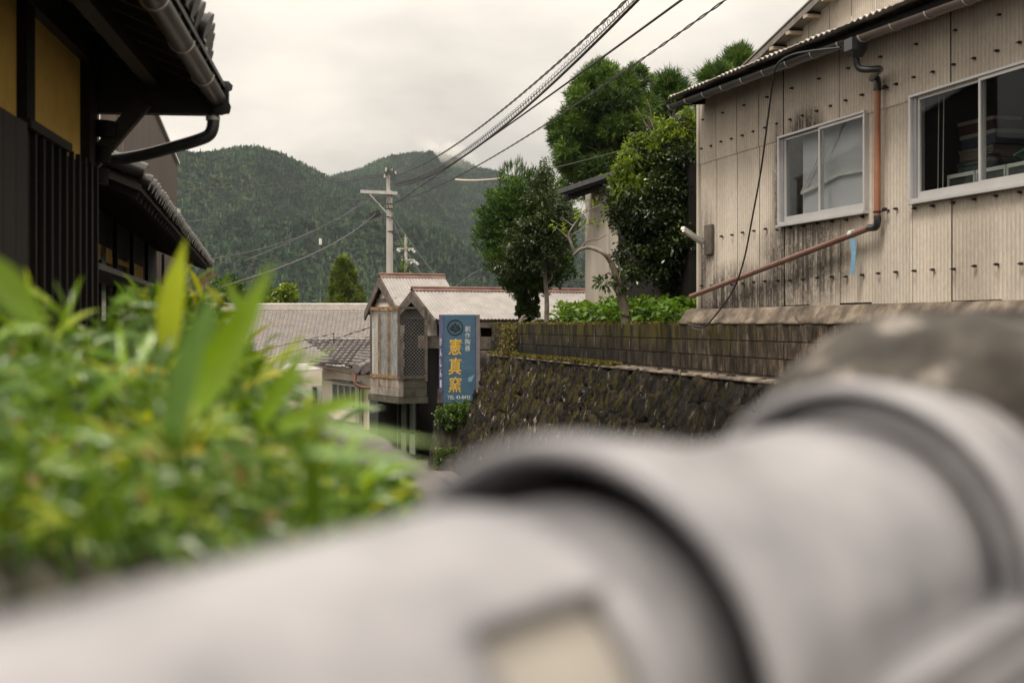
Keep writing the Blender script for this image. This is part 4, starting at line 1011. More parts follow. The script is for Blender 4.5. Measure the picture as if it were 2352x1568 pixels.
g = MB(); wbox(g, q0_, dxx, nrm, -.7, -.03, 0, zd, -.02, .06); g.build('dark_wall', M('dark_green_wall', [(.012,.018,.012), (.03,.04,.025)], 2, .5, 0), gb)

# ------------------------------------------------------------------ blue sign
def mk_blue():
    m, N, b = newmat('sun_bleached_blue_sign'); L = m.node_tree.links
    c = N.ramp(N.noise(N.coord('Object', (1,1,5)), 2.2, 6, .7), [(.35, (.040,.100,.165)), (.65, (.060,.135,.205))])
    c = N.mix(N.math('MULTIPLY', N.mr(N.noise(N.coord('Object', (3,1,1)), 5, 6, .8), .5, .8), .35), c, (.13,.19,.22))
    L.new(c, b.inputs['Base Color']); b.inputs['Roughness'].default_value = .5; return m
m_blue = mk_blue()
YG = 32.15
sg = thing('shop_sign', 'tall faded blue vertical shop sign with golden characters and a round crest', 'sign', P(1056, 925, YG)); 
sgl = sg.location; rzs = R(4); sg.rotation_euler = (0,0,rzs)
SW, SH_ = .735, 1.99
def su(u): return (u-1056)/F*YG
def sv(v): return -(v-925)/F*YG
MB().box((-.36,0,0),(.345,.13,SH_)).build('panel', m_blue, sg)
m_navy = M('faded_navy_side', [(.045,.05,.13), (.08,.085,.17)], 6, .7, .1)
MB().box((-.385,-.006,0),(-.3605,.15,SH_)).build('side_strip', m_navy, sg)
MB().box((.3455,-.008,-.01),(.362,.15,SH_)).build('side_strip', m_navy, sg)
MB().box((.363,.0,-.05),(.455,.12,SH_)).build('side_post', M('grey_painted_post', [(.14,.13,.135), (.2,.19,.19)], 5, .7, .1), sg)
# side face turned slightly outward on the left, with lettering
MB().prism([(-.386,.0,.25),(-.465,.16,.25),(-.465,.16,SH_),(-.386,.0,SH_)], (.02,.01,0)).build('side_face', m_navy, sg)
m_gold = M('worn_gold_paint', [(.50,.30,.035), (.68,.45,.08)], 20, .55, .05); m_ink = M('black_paint', [(.008,.01,.014), (.014,.018,.024)], 5, .5, 0)
m_wp = M('worn_white_paint', [(.42,.47,.49), (.66,.68,.67)], 25, .6, .05)
def lettering(ch, x, z, w, h, mat, fat=.012, sx=None, name='character', y=-.004, rot=None, parent=None, shear=0):
    c = bpy.data.curves.new(name, 'FONT'); c.body = ch; c.align_x = 'CENTER'; c.align_y = 'CENTER'; c.size = 1; c.extrude = .002; c.offset = 0; c.bevel_depth = fat; c.bevel_resolution = 0; c.shear = shear
    c.materials.append(mat)
    o = bpy.data.objects.new(name, c); COL.objects.link(o); o.parent = parent or sg
    bpy.context.view_layer.update(); d = o.dimensions
    o.scale = (w/max(d.x, .01), h/max(d.y, .01), .12); o.location = (x, y, z); o.rotation_euler = rot or (R(90), 0, 0)
    cx = sum(b[0] for b in o.bound_box)/8; cy = sum(b[1] for b in o.bound_box)/8
    ev = bpy.data.meshes.new_from_object(o.evaluated_get(bpy.context.evaluated_depsgraph_get())); bb = [Vector(b) for b in o.bound_box]
    o2 = bpy.data.objects.new(name, ev); COL.objects.link(o2); o2.parent = parent or sg; o2.scale = o.scale; o2.rotation_euler = o.rotation_euler; bpy.data.objects.remove(o); o = o2
    v_ = Matrix.Rotation((rot or (0,0,0))[2], 3, 'Z') @ Vector((cx*o.scale[0], 0, cy*o.scale[1])); o.location = (x-v_.x, y-v_.y, z-v_.z)
    return o
for ch, v0, v1 in (('憲', 777, 816), ('真', 821, 862), ('窯', 865, 902)):
    lettering(ch, su(1045), sv((v0+v1)/2), .30, (v1-v0)/F*YG*.97, m_gold, .016, shear=.08)
for i, ch in enumerate('創作陶器'): lettering(ch, su(1074), sv(755+i*14.9), .115, .128, m_wp, .006)
for i, ch in enumerate('ケン'): lettering(ch, su(1062), sv(789+i*10), .035, .035, m_wp, .0)
for i, ch in enumerate('シン'): lettering(ch, su(1062), sv(831+i*10), .035, .035, m_wp, .0)
lettering('TEL 43-8435', su(1054), sv(912.5), .52, .082, m_wp, .014, name='phone_number')
for i, ch in enumerate('けんしん窯'):
    lettering(ch, -.429, SH_-.62-i*.235, .085, .19, m_wp, .03, y=.066, rot=(R(90),0,math.atan2(.16,-.079)+math.pi))
# crest: ring with a paulownia of three leaves and flower spikes
cx, cz, rr = su(1045.5), sv(752.5), .182
def disc(mb, x, z, rx, rz2, n=20, ang=0, y=-.006):
    vs = [(x + rx*math.cos(2*math.pi*k/n)*math.cos(ang) - rz2*math.sin(2*math.pi*k/n)*math.sin(ang), y, z + rx*math.cos(2*math.pi*k/n)*math.sin(ang) + rz2*math.sin(2*math.pi*k/n)*math.cos(ang)) for k in range(n)]
    return mb.prism(vs, (0,.0045,0))
ring = MB(); n = 40; vs = []
for k in range(n):
    a = 2*math.pi*k/n
    for q in (rr, rr-.027): vs += [(cx+q*math.cos(a), -.0065, cz+q*math.sin(a)), (cx+q*math.cos(a), -.001, cz+q*math.sin(a))]
ring.add(vs, [(4*k, 4*((k+1)%n), 4*((k+1)%n)+2, 4*k+2) for k in range(n)] + [(4*k,4*k+1,4*((k+1)%n)+1,4*((k+1)%n)) for k in range(n)]); ring.build('crest_ring', m_ink, sg)
lf_ = MB()
for ax, sgn in ((0, 0), (-.072, -1), (.072, 1)):
    if sgn == 0:
        disc(lf_, cx, cz-.055, .038, .062); disc(lf_, cx-.03, cz-.045, .028, .034, y=-.0058); disc(lf_, cx+.03, cz-.045, .028, .034, y=-.0056)
    else:
        disc(lf_, cx+ax, cz-.012, .055, .030, ang=sgn*-.35, y=-.0054); disc(lf_, cx+ax+.012*sgn, cz-.042, .045, .024, ang=sgn*.25, y=-.0052); disc(lf_, cx+ax*.75, cz-.06, .028, .022, y=-.005)
lf_.build('crest_leaf', m_ink, sg)
fl = MB(); mlt = MB()
for x, zs in ((0, (.022,.05,.078,.104)), (-.062, (.02,.045,.066)), (.062, (.02,.045,.066))):
    for j, zz in enumerate(zs):
        disc(fl, cx+x, cz+zz, .011, .012, 8)
        if j < len(zs)-1:
            for s in (-1, 1): disc(fl, cx+x+s*(.024 if j else .03), cz+zz+.002, .010, .010, 8)
fl.build('crest_flower', m_ink, sg)
for k in range(7):
    a = -math.pi/2 + (k-3)*.42; p0_ = Vector((cx,-.0072,cz-.005)); MB
    mlt.bar(p0_, p0_+Vector((math.cos(a)*.085, 0, math.sin(a)*.075)), .0035, .001, up=(0,1,0))
mlt.build('crest_vein', m_blue, sg)
MB().prism([(su(1087),-.004,sv(862)),(su(1091),-.004,sv(858)),(su(1083),-.004,sv(876)),(su(1076),-.004,sv(877)),(su(1075),-.004,sv(868))], (0,.0035,0)).build('bleached_patch', M('bleached_blue', [(.14,.27,.36), (.24,.38,.46)], 30, .6, 0), sg)

# ------------------------------------------------------------------ poles and wires
pl_loc = P(897, 640, 60); pl_loc.z = -1.9
pz1 = H-(438-743)/F*60 + 1.9
up_ = thing('utility_pole', 'tall concrete utility pole with a cross arm rising behind the gate roofs', 'utility pole', pl_loc)
def ul(u, v, Y=60): return P(u, v, Y) - pl_loc
MB().tube([(0,0,0),(-.05,0,pz1)], [.175,.125], 18).build('pole', m_pole, up_)
MB().tube([ul(890.5,438), ul(889.5,392)], .05, 10).tube([ul(894.5,438), ul(894,395)], .035, 8).build('pole_top_extension', m_steel, up_)
MB().bar(ul(828,440,59.8), ul(913,444,59.8), .1, .13).build('cross_arm', m_steel, up_)
MB().bar(ul(849,446,59.7), ul(898,499,59.75), .05, .05).build('arm_brace', m_steel, up_)
for v in (449, 469, 480, 499, 532): MB().tube([ul(894+(v-440)*.03,v,60)-Vector((0,0,.02)), ul(894+(v-440)*.03,v,60)+Vector((0,0,.02))], .175-.035*(600-v)/160, 14).build('band', m_bolt, up_)
for k, v in enumerate((453, 484, 488, 505, 537, 575, 613)): MB().bar(ul(898+(v-450)*.03,v,59.82), ul(900+(v-450)*.03,v-2,59.7), .025, .025).build('step_bolt', m_bolt, up_)
for (u, v) in ((887,389),(900,388),(908,396),(884,404),(896,404)): MB().tube([ul(u,v,59.9)-Vector((0,0,.06)), ul(u,v,59.9), ul(u,v,59.9)+Vector((0,0,.06))], [.05,.035,.05], 8).build('insulator', m_lamp, up_)
mb = MB()
for i in range(9):
    a = ul(885+random.uniform(-5,12), 395+random.uniform(-6,12), 59.8); b = ul(890+random.uniform(-4,14), 380+random.uniform(-6,14), 59.8); c = ul(905+random.uniform(-8,4), 400+random.uniform(-4,20), 59.8)
    mb.tube(arc3([a,b,c],5), .012, 4)
for i in range(8):
    a = ul(850+i*6, 446, 59.7); mb.tube(arc3([a, a+Vector((.15,0,-.35-.05*i)), ul(893,452+i*4,59.8)],5), .011, 4)
mb.build('jumper_wire', m_wire, up_)
p2l = P(934, 640, 95); p2l.z = -2.8
u2 = thing('utility_pole', 'smaller distant utility pole with two cross arms and ivy at its foot', 'utility pole', p2l)
def ul2(u, v): return P(u, v, 95) - p2l
MB().tube([(0,0,0), ul2(932,545)], [.14,.10], 10).tube([ul2(932,548), ul2(931,538)], .05, 6).build('pole', m_pole, u2)
for v, a, b in ((571, 912, 950), (597, 922, 952)): MB().bar(ul2(a,v), ul2(b,v), .1, .1).build('cross_arm', m_steel, u2)
for (u, v) in ((914,574),(918,577),(940,574),(952,578),(948,574),(945,604),(952,601),(957,604),(960,607)): MB().tube([ul2(u,v)-Vector((.06,0,.05)), ul2(u,v)+Vector((.06,0,.05))], .07, 6).build('insulator', m_lamp, u2)
m_ivy = leafmat('ivy_leaves', (.035,.07,.012), (.10,.19,.025), (.20,.30,.04), .3, .4)
m_ivyd = leafmat('dark_ivy_leaves', (.018,.035,.010), (.055,.095,.02), (.12,.17,.04), .2, .4)
C, D = blob_pts(500, ul2(929,618), (.25,.2,.75)); tag(leaves('ivy', C, D, .12, .11, m_ivy, u2), kind='stuff')
C, D = blob_pts(140, ul2(931,560), (.3,.2,.5)); tag(leaves('ivy', C, D, .12, .11, m_ivy, u2), kind='stuff')

def wirepts(a, m, b, n=26, ext=0.0):
    A = P(*a); B = P(*b); s_ = lambda s: A.lerp(B, s)
    # find s of the middle point by its u, then the sag that brings it to its v
    if m:
        lo, hi = 0, 1
        uu = lambda s: 1176 + F*s_(s).x/s_(s).y
        for _ in range(40):
            mid = (lo+hi)/2
            if (uu(mid)-m[0])*(uu(1)-uu(0)) < 0: lo = mid
            else: hi = mid
        s = (lo+hi)/2; p = s_(s); z = H-(m[1]-743)/F*p.y; k = (z-p.z)/(s*(1-s))
    else: k = 0
    return [s_(t)+Vector((0,0,k*t*(1-t))) for t in [(1+ext)*i/n for i in range(n+1)]]
def wire(label, a, m, b, r=.012, ext=.3, twist=0, mat=None, name='overhead_wire', n=26):
    pts = wirepts(a, m, b, n, ext)
    mb = MB()
    if twist:
        L = arc3(pts, 6) if twist < 5 else pts
        pp = wirepts(a, m, b, 300, ext)
        for ph in (0, math.pi):
            mb.tube([p+Vector((0, math.cos(i*.9+ph), math.sin(i*.9+ph)))*r*1.6 for i, p in enumerate(pp)], r, 5)
    else: mb.tube(pts, r, 6)
    return tag(mb.build(name, mat or m_wire), label, 'cable' if name != 'overhead_wire' else 'wire', 'overhead wires')
wire('thick black cable running from the pole to the top edge, second from the top', (905,427,60), (1182,270), (1466,0,22), .028)
# spiral hanger wound round the thick cable
pp = wirepts((905,423,60), (1182,264), (1460,0,22), 2600, .3); mb = MB(); 
L0 = 0; q = []
acc = 0; prev = pp[0]
for p in pp:
    acc += (p-prev).length; prev = p
    a = acc/.30*2*math.pi; q.append(p+Vector((0,0,.03))+Vector((math.cos(a)*.55, .8*math.cos(a), math.sin(a)))*.085)
mb.tube(q, .007, 3, cap=False); tag(mb.build('spiral_hanger', m_wire), 'long wire spiral wound round the thick overhead cable', 'wire')
wire('thin support wire running just above the thick spiral-wrapped cable', (905,421,60), (1182,258), (1458,0,22), .010)
wire('twisted pair of wires, topmost of those climbing to the right', (903,404,60), (1130,272), (1440,0,22), .013, twist=3)
wire('plain double wire between the thick cable and the thin lowest wire', (912,464,60), (1240,236), (1566,0,20), .02)
wire('thin grey lowest wire climbing to the upper right over the conifer', (915,462,60), (1275,272), (1667,0,19), .010, twist=2)
wire('wire with a white tube sleeve crossing to the trees, left part', (905,392,60), (960,400), (1048,413,42), .010, ext=0)
tag(MB().tube(wirepts((1047,413,42), (1110,414), (1182,405,36), 12, 0), .028, 10).build('sleeve', M('pale_sleeve', [(.42,.37,.30), (.56,.50,.42)], 12, .6, .1)), 'pale tube sleeve around the wire beside the round cypress', 'cable sleeve')
wire('wire continuing from the pale sleeve across the conifer to the roof', (1182,405,36), (1330,372), (1445,341,26), .010, ext=.0)
for i, (a, m, b, l) in enumerate([
    ((396,436,80), (640,423), (884,400,60), 'bluish wire crossing the mountain left of the pole, upper of the pair'),
    ((396,450,80), (640,433), (884,404,60), 'bluish wire crossing the mountain left of the pole, lower of the pair'),
    ((396,388,50), (640,434), (940,470,75), 'thin dark wire falling gently to the right across the near mountain'),
    ((420,500,70), (640,480), (893,452,60), 'thin dark wire crossing the mountain just below the blue pair'),
    ((500,662,24), (700,592), (868,486,60), 'thick dark cable falling left from the pole to the brown eaves'),
    ((460,600,30), (640,560), (835,462,60), 'thin wire dropping to the left from the cross arm tip'),
    ((560,600,34), (700,540), (862,450,60), 'middle wire dropping to the left from the cross arm'),
    ((905,396,60), (1000,440), (1180,485,90), 'thin wire falling to the right from the pole top towards the cypress'),
    ((905,475,60), (1000,505), (1100,530,95), 'pair of wires falling to the right below the cross arm'),
    ((900,500,60), (925,560), (1010,665,40), 'steep wire from the pole down to the gate roof'),
    ((898,490,60), (960,580), (1030,668,44), 'second steep wire from the pole down to the gate roof'),
    ((1040,664,45), (1075,635), (1110,618,60), 'short forked wire rising behind the gate roof'),
    ((735,640,80), (735,600), (737,548,82), 'thin vertical wire hanging in front of the mountain'),
    ]):
    if i == 12:
        tag(MB().tube([P(733,690,80), P(736,560,80)], .015, 5).build('thin_mast', m_wire), l, 'mast')
        tag(MB().tube([P(736,562,80), P(736,548,80)], .09, 6).build('sensor', m_lamp), 'small pale device on top of the thin mast before the mountain', 'sensor')
    else: wire(l, a, m, b, .02 if i == 4 else (.016 if i in (0,1) else .011), 0)
ju = thing('splice_box', 'black cable splice box hanging beside the utility pole', 'cable box', P(862,494,59))
MB().bar(P(850,497,59)-ju.location, P(875,488,59)-ju.location, .2, .24).bar(P(853,500,58.9)-ju.location, P(872,494,58.9)-ju.location, .25, .1).build('box_body', m_black, ju)
for k in range(4): MB().bar(P(854+k*6,490-k*2,58.85)-ju.location, P(854+k*6,499-k*2,58.85)-ju.location, .03, .03).build('rib', m_bolt, ju)
wire('sagging dark wire crossing in front of the pale tiled roof', (590,832,50), (700,800), (862,748,36), .012, 0)
wire('second sagging wire splitting off in front of the pale tiled roof', (560,815,50), (640,795), (765,767,42), .010, 0)
tag(MB().tube([P(767,790,42), P(767,765,42)], .015, 5).build('wire_stay', m_wire), 'short upright stay carrying the wire above the dark tiled roof', 'stay')
# ------------------------------------------------------------------ trees and plants on the terrace
TB = H - .06
def limb(mb, pts, r0, r1, n=8):
    pp = arc3(pts, 6); mb.tube(pp, [r0+(r1-r0)*i/(len(pp)-1) for i in range(len(pp))], n)
def ell_from_px(u0, u1, v0, v1, Y, ry=None):
    c = P((u0+u1)/2, (v0+v1)/2, Y); rx = (u1-u0)/2/F*Y; rz = (v1-v0)/2/F*Y
    return c, (rx, ry or rx, rz)
m_cyp = leafmat('cypress_sprays', (.012,.034,.007), (.060,.130,.014), (.15,.25,.03), .18, .6)
m_con = leafmat('conifer_sprays', (.012,.034,.008), (.085,.165,.022), (.19,.29,.045), .18, .6)
m_bro = leafmat('small_dark_leaves', (.018,.034,.010), (.06,.09,.025), (.13,.18,.05), .2, .35)
m_cam = leafmat('glossy_camellia_leaves', (.009,.018,.005), (.035,.058,.012), (.11,.15,.025), .15, .28)
m_young = leafmat('young_yellow_leaves', (.07,.12,.012), (.17,.25,.02), (.28,.36,.04), .4, .35)
m_gc = leafmat('broad_green_leaves', (.06,.13,.016), (.14,.26,.026), (.24,.38,.05), .42, .32)
def clumpy(c, r, m_, nc, cr, shell):
    cc, cd = blob_pts(nc, c, r, .72, .1); k = rng.integers(0, nc, m_); off = unit(rng.normal(size=(m_,3)))*(rng.random(m_)**.5)[:,None]*cr
    p = cc[k]+off*np.array([1,1,.8]); d = unit(cd[k]*.8+unit(off)*.8); return p, d, k
def sprays(name, n, ells, L, W, mat, parent, up=.8, outw=1., k=7, shell=.62, spread=.5, clumps=None):
    """needle sprays: each a fan of thin blades on one twig"""
    Cs = []; Ds = []; Ts = []
    tot = sum(e[1][0]*e[1][2] for e in ells)
    for c, r in ells:
        m_ = int(n*r[0]*r[2]/tot)
        if clumps:
            p, d, kk = clumpy(np.array(c), np.array(r), m_, clumps, min(r[0],r[2])*.34, shell); ct = rng.random(clumps)[kk]
        else: p, d = blob_pts(m_, np.array(c), np.array(r), shell); ct = None
        dd = unit(d*outw + np.array([0,0,up]) + rng.normal(size=p.shape)*.35)
        cl = np.sin(p[:,0]*4.1+1)*np.sin(p[:,1]*3.7)*np.sin(p[:,2]*4.3+2)
        t = np.clip(.45 + .35*cl + .22*rng.normal(size=m_), 0, 1)
        if ct is not None: t = np.clip(.15+.55*ct+.2*rng.normal(size=m_)+.15*d[:,2], 0, 1)
        for j in range(k):
            q = unit(dd + rng.normal(size=p.shape)*spread)
            Cs.append(p + dd*(j/k)*L*.8); Ds.append(q); Ts.append(np.clip(t+.12*rng.normal(size=m_), 0, 1))
    C = np.concatenate(Cs); D = np.concatenate(Ds); T = np.concatenate(Ts)
    o = leaves(name, C, D, L*(.5+.7*rng.random(len(C))), W, mat, parent, T, fold=.15, droop=.0); tag(o, kind='stuff'); return o
def leafcrown(name, n, ells, L, mat, parent, shell=.6, wr=.45, tintf=None, clump=.0):
    Cs = []; Ds = []
    tot = sum(e[1][0]*e[1][2] for e in ells)
    for c, r in ells:
        m_ = int(n*r[0]*r[2]/tot); p, d, kk = clumpy(np.array(c), np.array(r), m_, 30, min(r[0],r[2])*.36, shell)
        p = p + rng.normal(size=p.shape)*.03
        Cs.append(p); Ds.append(unit(d*.7 + rng.normal(size=p.shape)*.8 + np.array([0,0,.15])))
    C = np.concatenate(Cs); D = np.concatenate(Ds)
    t = np.clip(.4 + .25*np.sin(C[:,0]*5)*np.sin(C[:,2]*4.4+1) + .25*rng.normal(size=len(C)), 0, 1)
    if tintf: t = tintf(C, t)
    LL = L*(.6+.8*rng.random(len(C)))
    o = leaves(name, C, D, LL, LL*wr, mat, parent, t, fold=.3, droop=.2); tag(o, kind='stuff'); return o

# round clipped cypress leaning over the wall
Y1 = 30.2
t1_ = thing('round_cypress', 'round clipped bright green cypress whose ivy-covered trunk leans over the wall top', 'tree', P(1222, 742, Y1))
I1 = Matrix.Translation(t1_.location).inverted()
def e_(I, *a, **k): c, r = ell_from_px(*a, **k); return (I @ c, r)
mb = MB(); limb(mb, [(0,0,-.1), I1@P(1212,700,Y1), I1@P(1202,650,Y1), I1@P(1205,560,Y1)], .11, .05); mb.build('trunk', m_bark, t1_)
sprays('crown', 15000, [e_(I1,1098,1322,405,600,Y1), e_(I1,1112,1305,470,660,Y1), e_(I1,1105,1240,440,600,Y1), e_(I1,1155,1270,600,690,Y1,.3), e_(I1,1118,1318,540,668,Y1)], .085, .021, m_cyp, t1_, up=1.1, k=7, spread=.40)
sprays('crown', 240, [e_(I1,1145,1215,380,440,Y1,.3), e_(I1,1210,1270,395,450,Y1,.3)], .16, .012, m_cyp, t1_, up=3, k=7, spread=.18)
C, D = blob_pts(1500, I1@P(1214,690,Y1), (.2,.25,.5), .7); tag(leaves('ivy', C, D, .075, .07, m_ivyd, t1_), kind='stuff')
C, D = blob_pts(500, I1@P(1206,712,Y1-.1), (.16,.16,.22), .7); tag(leaves('ivy', C, D, .075, .07, m_ivyd, t1_), kind='stuff')
# small broadleaf tree in front
Y2 = 29.2
t2_ = thing('small_broadleaf_tree', 'thin-stemmed tree with dark small leaves standing in front of the round cypress', 'tree', P(1255, 744, Y2))
I2 = Matrix.Translation(t2_.location).inverted()
mb = MB(); limb(mb, [(0,0,-.1), I2@P(1256,690,Y2), I2@P(1252,640,Y2), I2@P(1251,590,Y2), I2@P(1262,540,Y2)], .055, .025)
mb.build('trunk', m_palebark, t2_)
for pts in ([(1252,640),(1235,610),(1215,590),(1195,570)], [(1254,655),(1268,635),(1262,610)], [(1251,600),(1230,560),(1225,500)], [(1258,560),(1275,520),(1272,460)], [(1262,540),(1262,460),(1252,380)]):
    mb = MB(); limb(mb, [I2@P(u,v,Y2+random.uniform(-.2,.2)) for u, v in pts], .03, .008, 6); mb.build('limb', m_palebark, t2_)
leafcrown('crown', 27000, [e_(I2,1160,1290,505,600,Y2,.6), e_(I2,1190,1300,430,560,Y2,.6), e_(I2,1205,1265,400,500,Y2,.5), e_(I2,1140,1230,560,640,Y2,.4), e_(I2,1230,1320,470,580,Y2,.5), e_(I2,1175,1300,520,625,Y2,.5)], .062, m_bro, t2_, .35, .5)
leafcrown('crown', 700, [e_(I2,1236,1266,352,440,Y2,.15), e_(I2,1225,1275,395,430,Y2,.2)], .06, m_bro, t2_, .2, .5)
# tall conifer behind
Y3 = 37
t3_ = thing('tall_conifer', 'tall dense conifer with feathery sprays, the highest tree against the sky', 'tree', P(1390, 743, Y3))
t3_.location.z = H-.5
I3 = Matrix.Translation(t3_.location).inverted()
mb = MB(); limb(mb, [(0,0,-.3), I3@P(1395,600,Y3), I3@P(1398,400,Y3), I3@P(1400,200,Y3)], .22, .06); mb.build('trunk', m_bark, t3_)
E3 = [e_(I3,1312,1480,165,330,Y3), e_(I3,1290,1430,250,420,Y3), e_(I3,1360,1500,230,380,Y3), e_(I3,1275,1370,250,350,Y3), e_(I3,1300,1400,350,455,Y3), e_(I3,1335,1425,150,240,Y3,.8), e_(I3,1425,1495,160,230,Y3,.6)]
sprays('crown', 19000, E3, .17, .022, m_con, t3_, up=.45, k=8, spread=.5, shell=.5, clumps=20)
for i in range(9):
    a = -1.2+i*.3; p = I3@P(1400,430-i*25,Y3); q = p+Vector((math.sin(a)*1.1, math.cos(i*2.)*.6, .45)); mb = MB(); limb(mb, [p, p.lerp(q,.5)+Vector((0,0,.1)), q], .05, .012, 6); mb.build('limb', m_bark, t3_)
# two smaller conifer tops
for (u0,u1,v0,v1,Yk,l) in ((1500,1578,182,275,39,'small bright conifer top between the tall conifer and the workshop roof'), (1612,1682,165,215,40,'feathery conifer top just above the end of the gutter'), (1668,1728,122,190,41,'conifer top rising over the workshop rake board')):
    tt = thing('conifer_top', l, 'tree', P((u0+u1)/2, 743, Yk)); tt.location.z = H-.5; It = Matrix.Translation(tt.location).inverted()
    mb = MB(); limb(mb, [(0,0,0), It@P((u0+u1)/2,500,Yk), It@P((u0+u1)/2,v0+10,Yk)], .16, .02); mb.build('trunk', m_bark, tt)
    ee = [e_(It,u0,u1,v0,v1,Yk), e_(It,u0+10,u1-12,v0-8,v0+50,Yk), e_(It,u0-5,u1-10,v0+25,v1+60,Yk), e_(It,u0,u1,v1+20,v1+130,Yk)]
    sprays('crown', 3600, ee, .25, .020, m_con if u0 > 1600 else m_cyp, tt, up=.7, k=8, spread=.4, shell=.35)
# bare brown branches behind the camellia
db = thing('bare_branches', 'leafless brown twigs between the tall conifer and the camellia', 'tree', P(1500,743,33)); Id = Matrix.Translation(db.location).inverted()
mb = MB()
limb(mb, [(0,0,-.1), Id@P(1505,550,33), Id@P(1500,330,33)], .09, .04); mb.build('trunk', m_bark, db)
tw = MB()
for i in range(70):
    b = Id@P(random.uniform(1480,1560), random.uniform(290,420), 33+random.uniform(-.4,.4)); e2 = b+Vector((random.uniform(-.4,.4), random.uniform(-.3,.3), random.uniform(.1,.7))); tw.tube([b, b.lerp(e2,.5)+Vector((random.uniform(-.08,.08),0,0)), e2], .009, 4)
tag(tw.build('twig', m_bark, db), kind='stuff')
# camellia
Y4 = 22.6
t4_ = thing('camellia_tree', 'big dark glossy-leaved camellia with yellow-green top beside the workshop corner', 'tree', P(1520, 744, Y4))
I4 = Matrix.Translation(t4_.location).inverted()
mb = MB(); limb(mb, [(0,0,-.1), I4@P(1515,650,Y4), I4@P(1510,560,Y4), I4@P(1500,400,Y4)], .10, .04); mb.build('trunk', m_bark, t4_)
for pts in ([(1515,640),(1470,560),(1440,500)], [(1512,600),(1560,520),(1580,430)], [(1510,560),(1490,480),(1450,420)]):
    mb = MB(); limb(mb, [I4@P(u,v,Y4) for u, v in pts], .05, .015, 6); mb.build('limb', m_bark, t4_)
def camt(C, t): return t
E4 = [e_(I4,1470,1680,290,470,Y4), e_(I4,1412,1600,350,560,Y4), e_(I4,1450,1680,430,640,Y4), e_(I4,1490,1690,480,690,Y4), e_(I4,1395,1520,440,540,Y4,.5), e_(I4,1420,1530,540,650,Y4,.6), e_(I4,1450,1520,320,400,Y4,.4)]
leafcrown('crown', 56000, E4, .062, m_cam, t4_, .45, .5)
E5 = [e_(I4,1465,1630,272,350,Y4), e_(I4,1435,1520,310,400,Y4,.5), e_(I4,1412,1500,350,430,Y4,.5), e_(I4,1520,1640,262,340,Y4,.6), e_(I4,1400,1480,400,470,Y4,.5)]
leafcrown('young_leaf', 5200, E5, .070, m_young, t4_, .75, .5)
# twisted bare branch tree
Y5 = 22.1
t5_ = thing('crooked_tree', 'crooked pale-branched tree with few leaves leaning out before the camellia', 'tree', P(1440, 745, Y5))
I5 = Matrix.Translation(t5_.location).inverted()
mb = MB(); limb(mb, [(0,0,-.05), I5@P(1434,706,Y5), I5@P(1424,672,Y5), I5@P(1417,638,Y5), I5@P(1404,604,Y5)], .085, .045); mb.build('trunk', m_bark, t5_)
br = [([(1404,604),(1385,582),(1358,570),(1335,573),(1318,586)], .04, .022), ([(1320,582),(1312,560),(1308,540),(1318,520),(1330,500)], .026, .010), ([(1312,550),(1296,538),(1280,522)], .016, .006),
      ([(1318,520),(1302,508),(1288,500)], .012, .005), ([(1330,500),(1345,488),(1362,480),(1380,470)], .012, .005), ([(1335,573),(1350,552),(1372,548),(1395,540)], .016, .006), ([(1318,540),(1335,528),(1352,512),(1372,505)], .012, .005),
      ([(1417,640),(1400,625),(1390,632),(1372,640)], .02, .006), ([(1418,645),(1424,625),(1420,600)], .018, .006), ([(1330,500),(1332,484),(1342,462)], .008, .004), ([(1345,488),(1352,470),(1350,455)], .007, .003)]
for pts, a, b in br:
    mb = MB(); limb(mb, [I5@P(u+random.uniform(-2,2),v+random.uniform(-2,2),Y5+random.uniform(-.06,.06)) for u, v in pts], a, b, 7); mb.build('branch', m_palebark, t5_)
C, D = blob_pts(60, I5@P(1355,490,Y5), (.30,.25,.25), .4); tag(leaves('young_leaf', C, D, .085, .035, m_young, t5_), kind='stuff')
C, D = blob_pts(26, I5@P(1284,520,Y5), (.13,.15,.10), .4); tag(leaves('young_leaf', C, D, .08, .035, m_young, t5_), kind='stuff')
C, D = blob_pts(110, I5@P(1390,648,Y5), (.20,.15,.10), .3); tag(leaves('leaf_tuft', C, D, .085, .04, m_ivyd, t5_), kind='stuff')
C, D = blob_pts(260, I5@P(1425,650,Y5), (.10,.12,.22), .5); tag(leaves('ivy', C, D, .05, .045, m_ivyd, t5_), kind='stuff')

# ground cover of heart-shaped leaves along the wall top: leafy plants
def hleaf_mesh():
    vs = [(0,0,0),(.30,.18,.05),(.42,.55,.03),(.18,.86,-.02),(0,1.08,-.10),(-.18,.86,-.02),(-.42,.55,.03),(-.30,.18,.05),(0,.5,-.02)]
    me = bpy.data.meshes.new('leaf'); me.from_pydata(vs, [], [(8,0,1),(8,1,2),(8,2,3),(8,3,4),(8,4,5),(8,5,6),(8,6,7),(8,7,0)])
    return me
hm = []
for k in range(4):
    me = hleaf_mesh(); a = me.attributes.new('tint','FLOAT','POINT'); a.data.foreach_set('value', [.25+.2*k]*9); me.materials.append(m_gc); hm.append(me)
spots = [(1296,718,27.0,'low leafy plant at the far end of the wall top, next to the thin-stemmed tree'), (1345,712,25.4,'bright leafy plant spilling over the wall left of the crooked tree'), (1395,710,24.2,'leafy plant directly left of the crooked tree foot'),
         (1460,708,22.4,'leafy plant directly right of the crooked tree foot'), (1510,704,21.2,'leafy plant below the middle of the camellia'), (1562,708,20.3,'leafy plant with the largest heart-shaped leaves beside the workshop corner')]
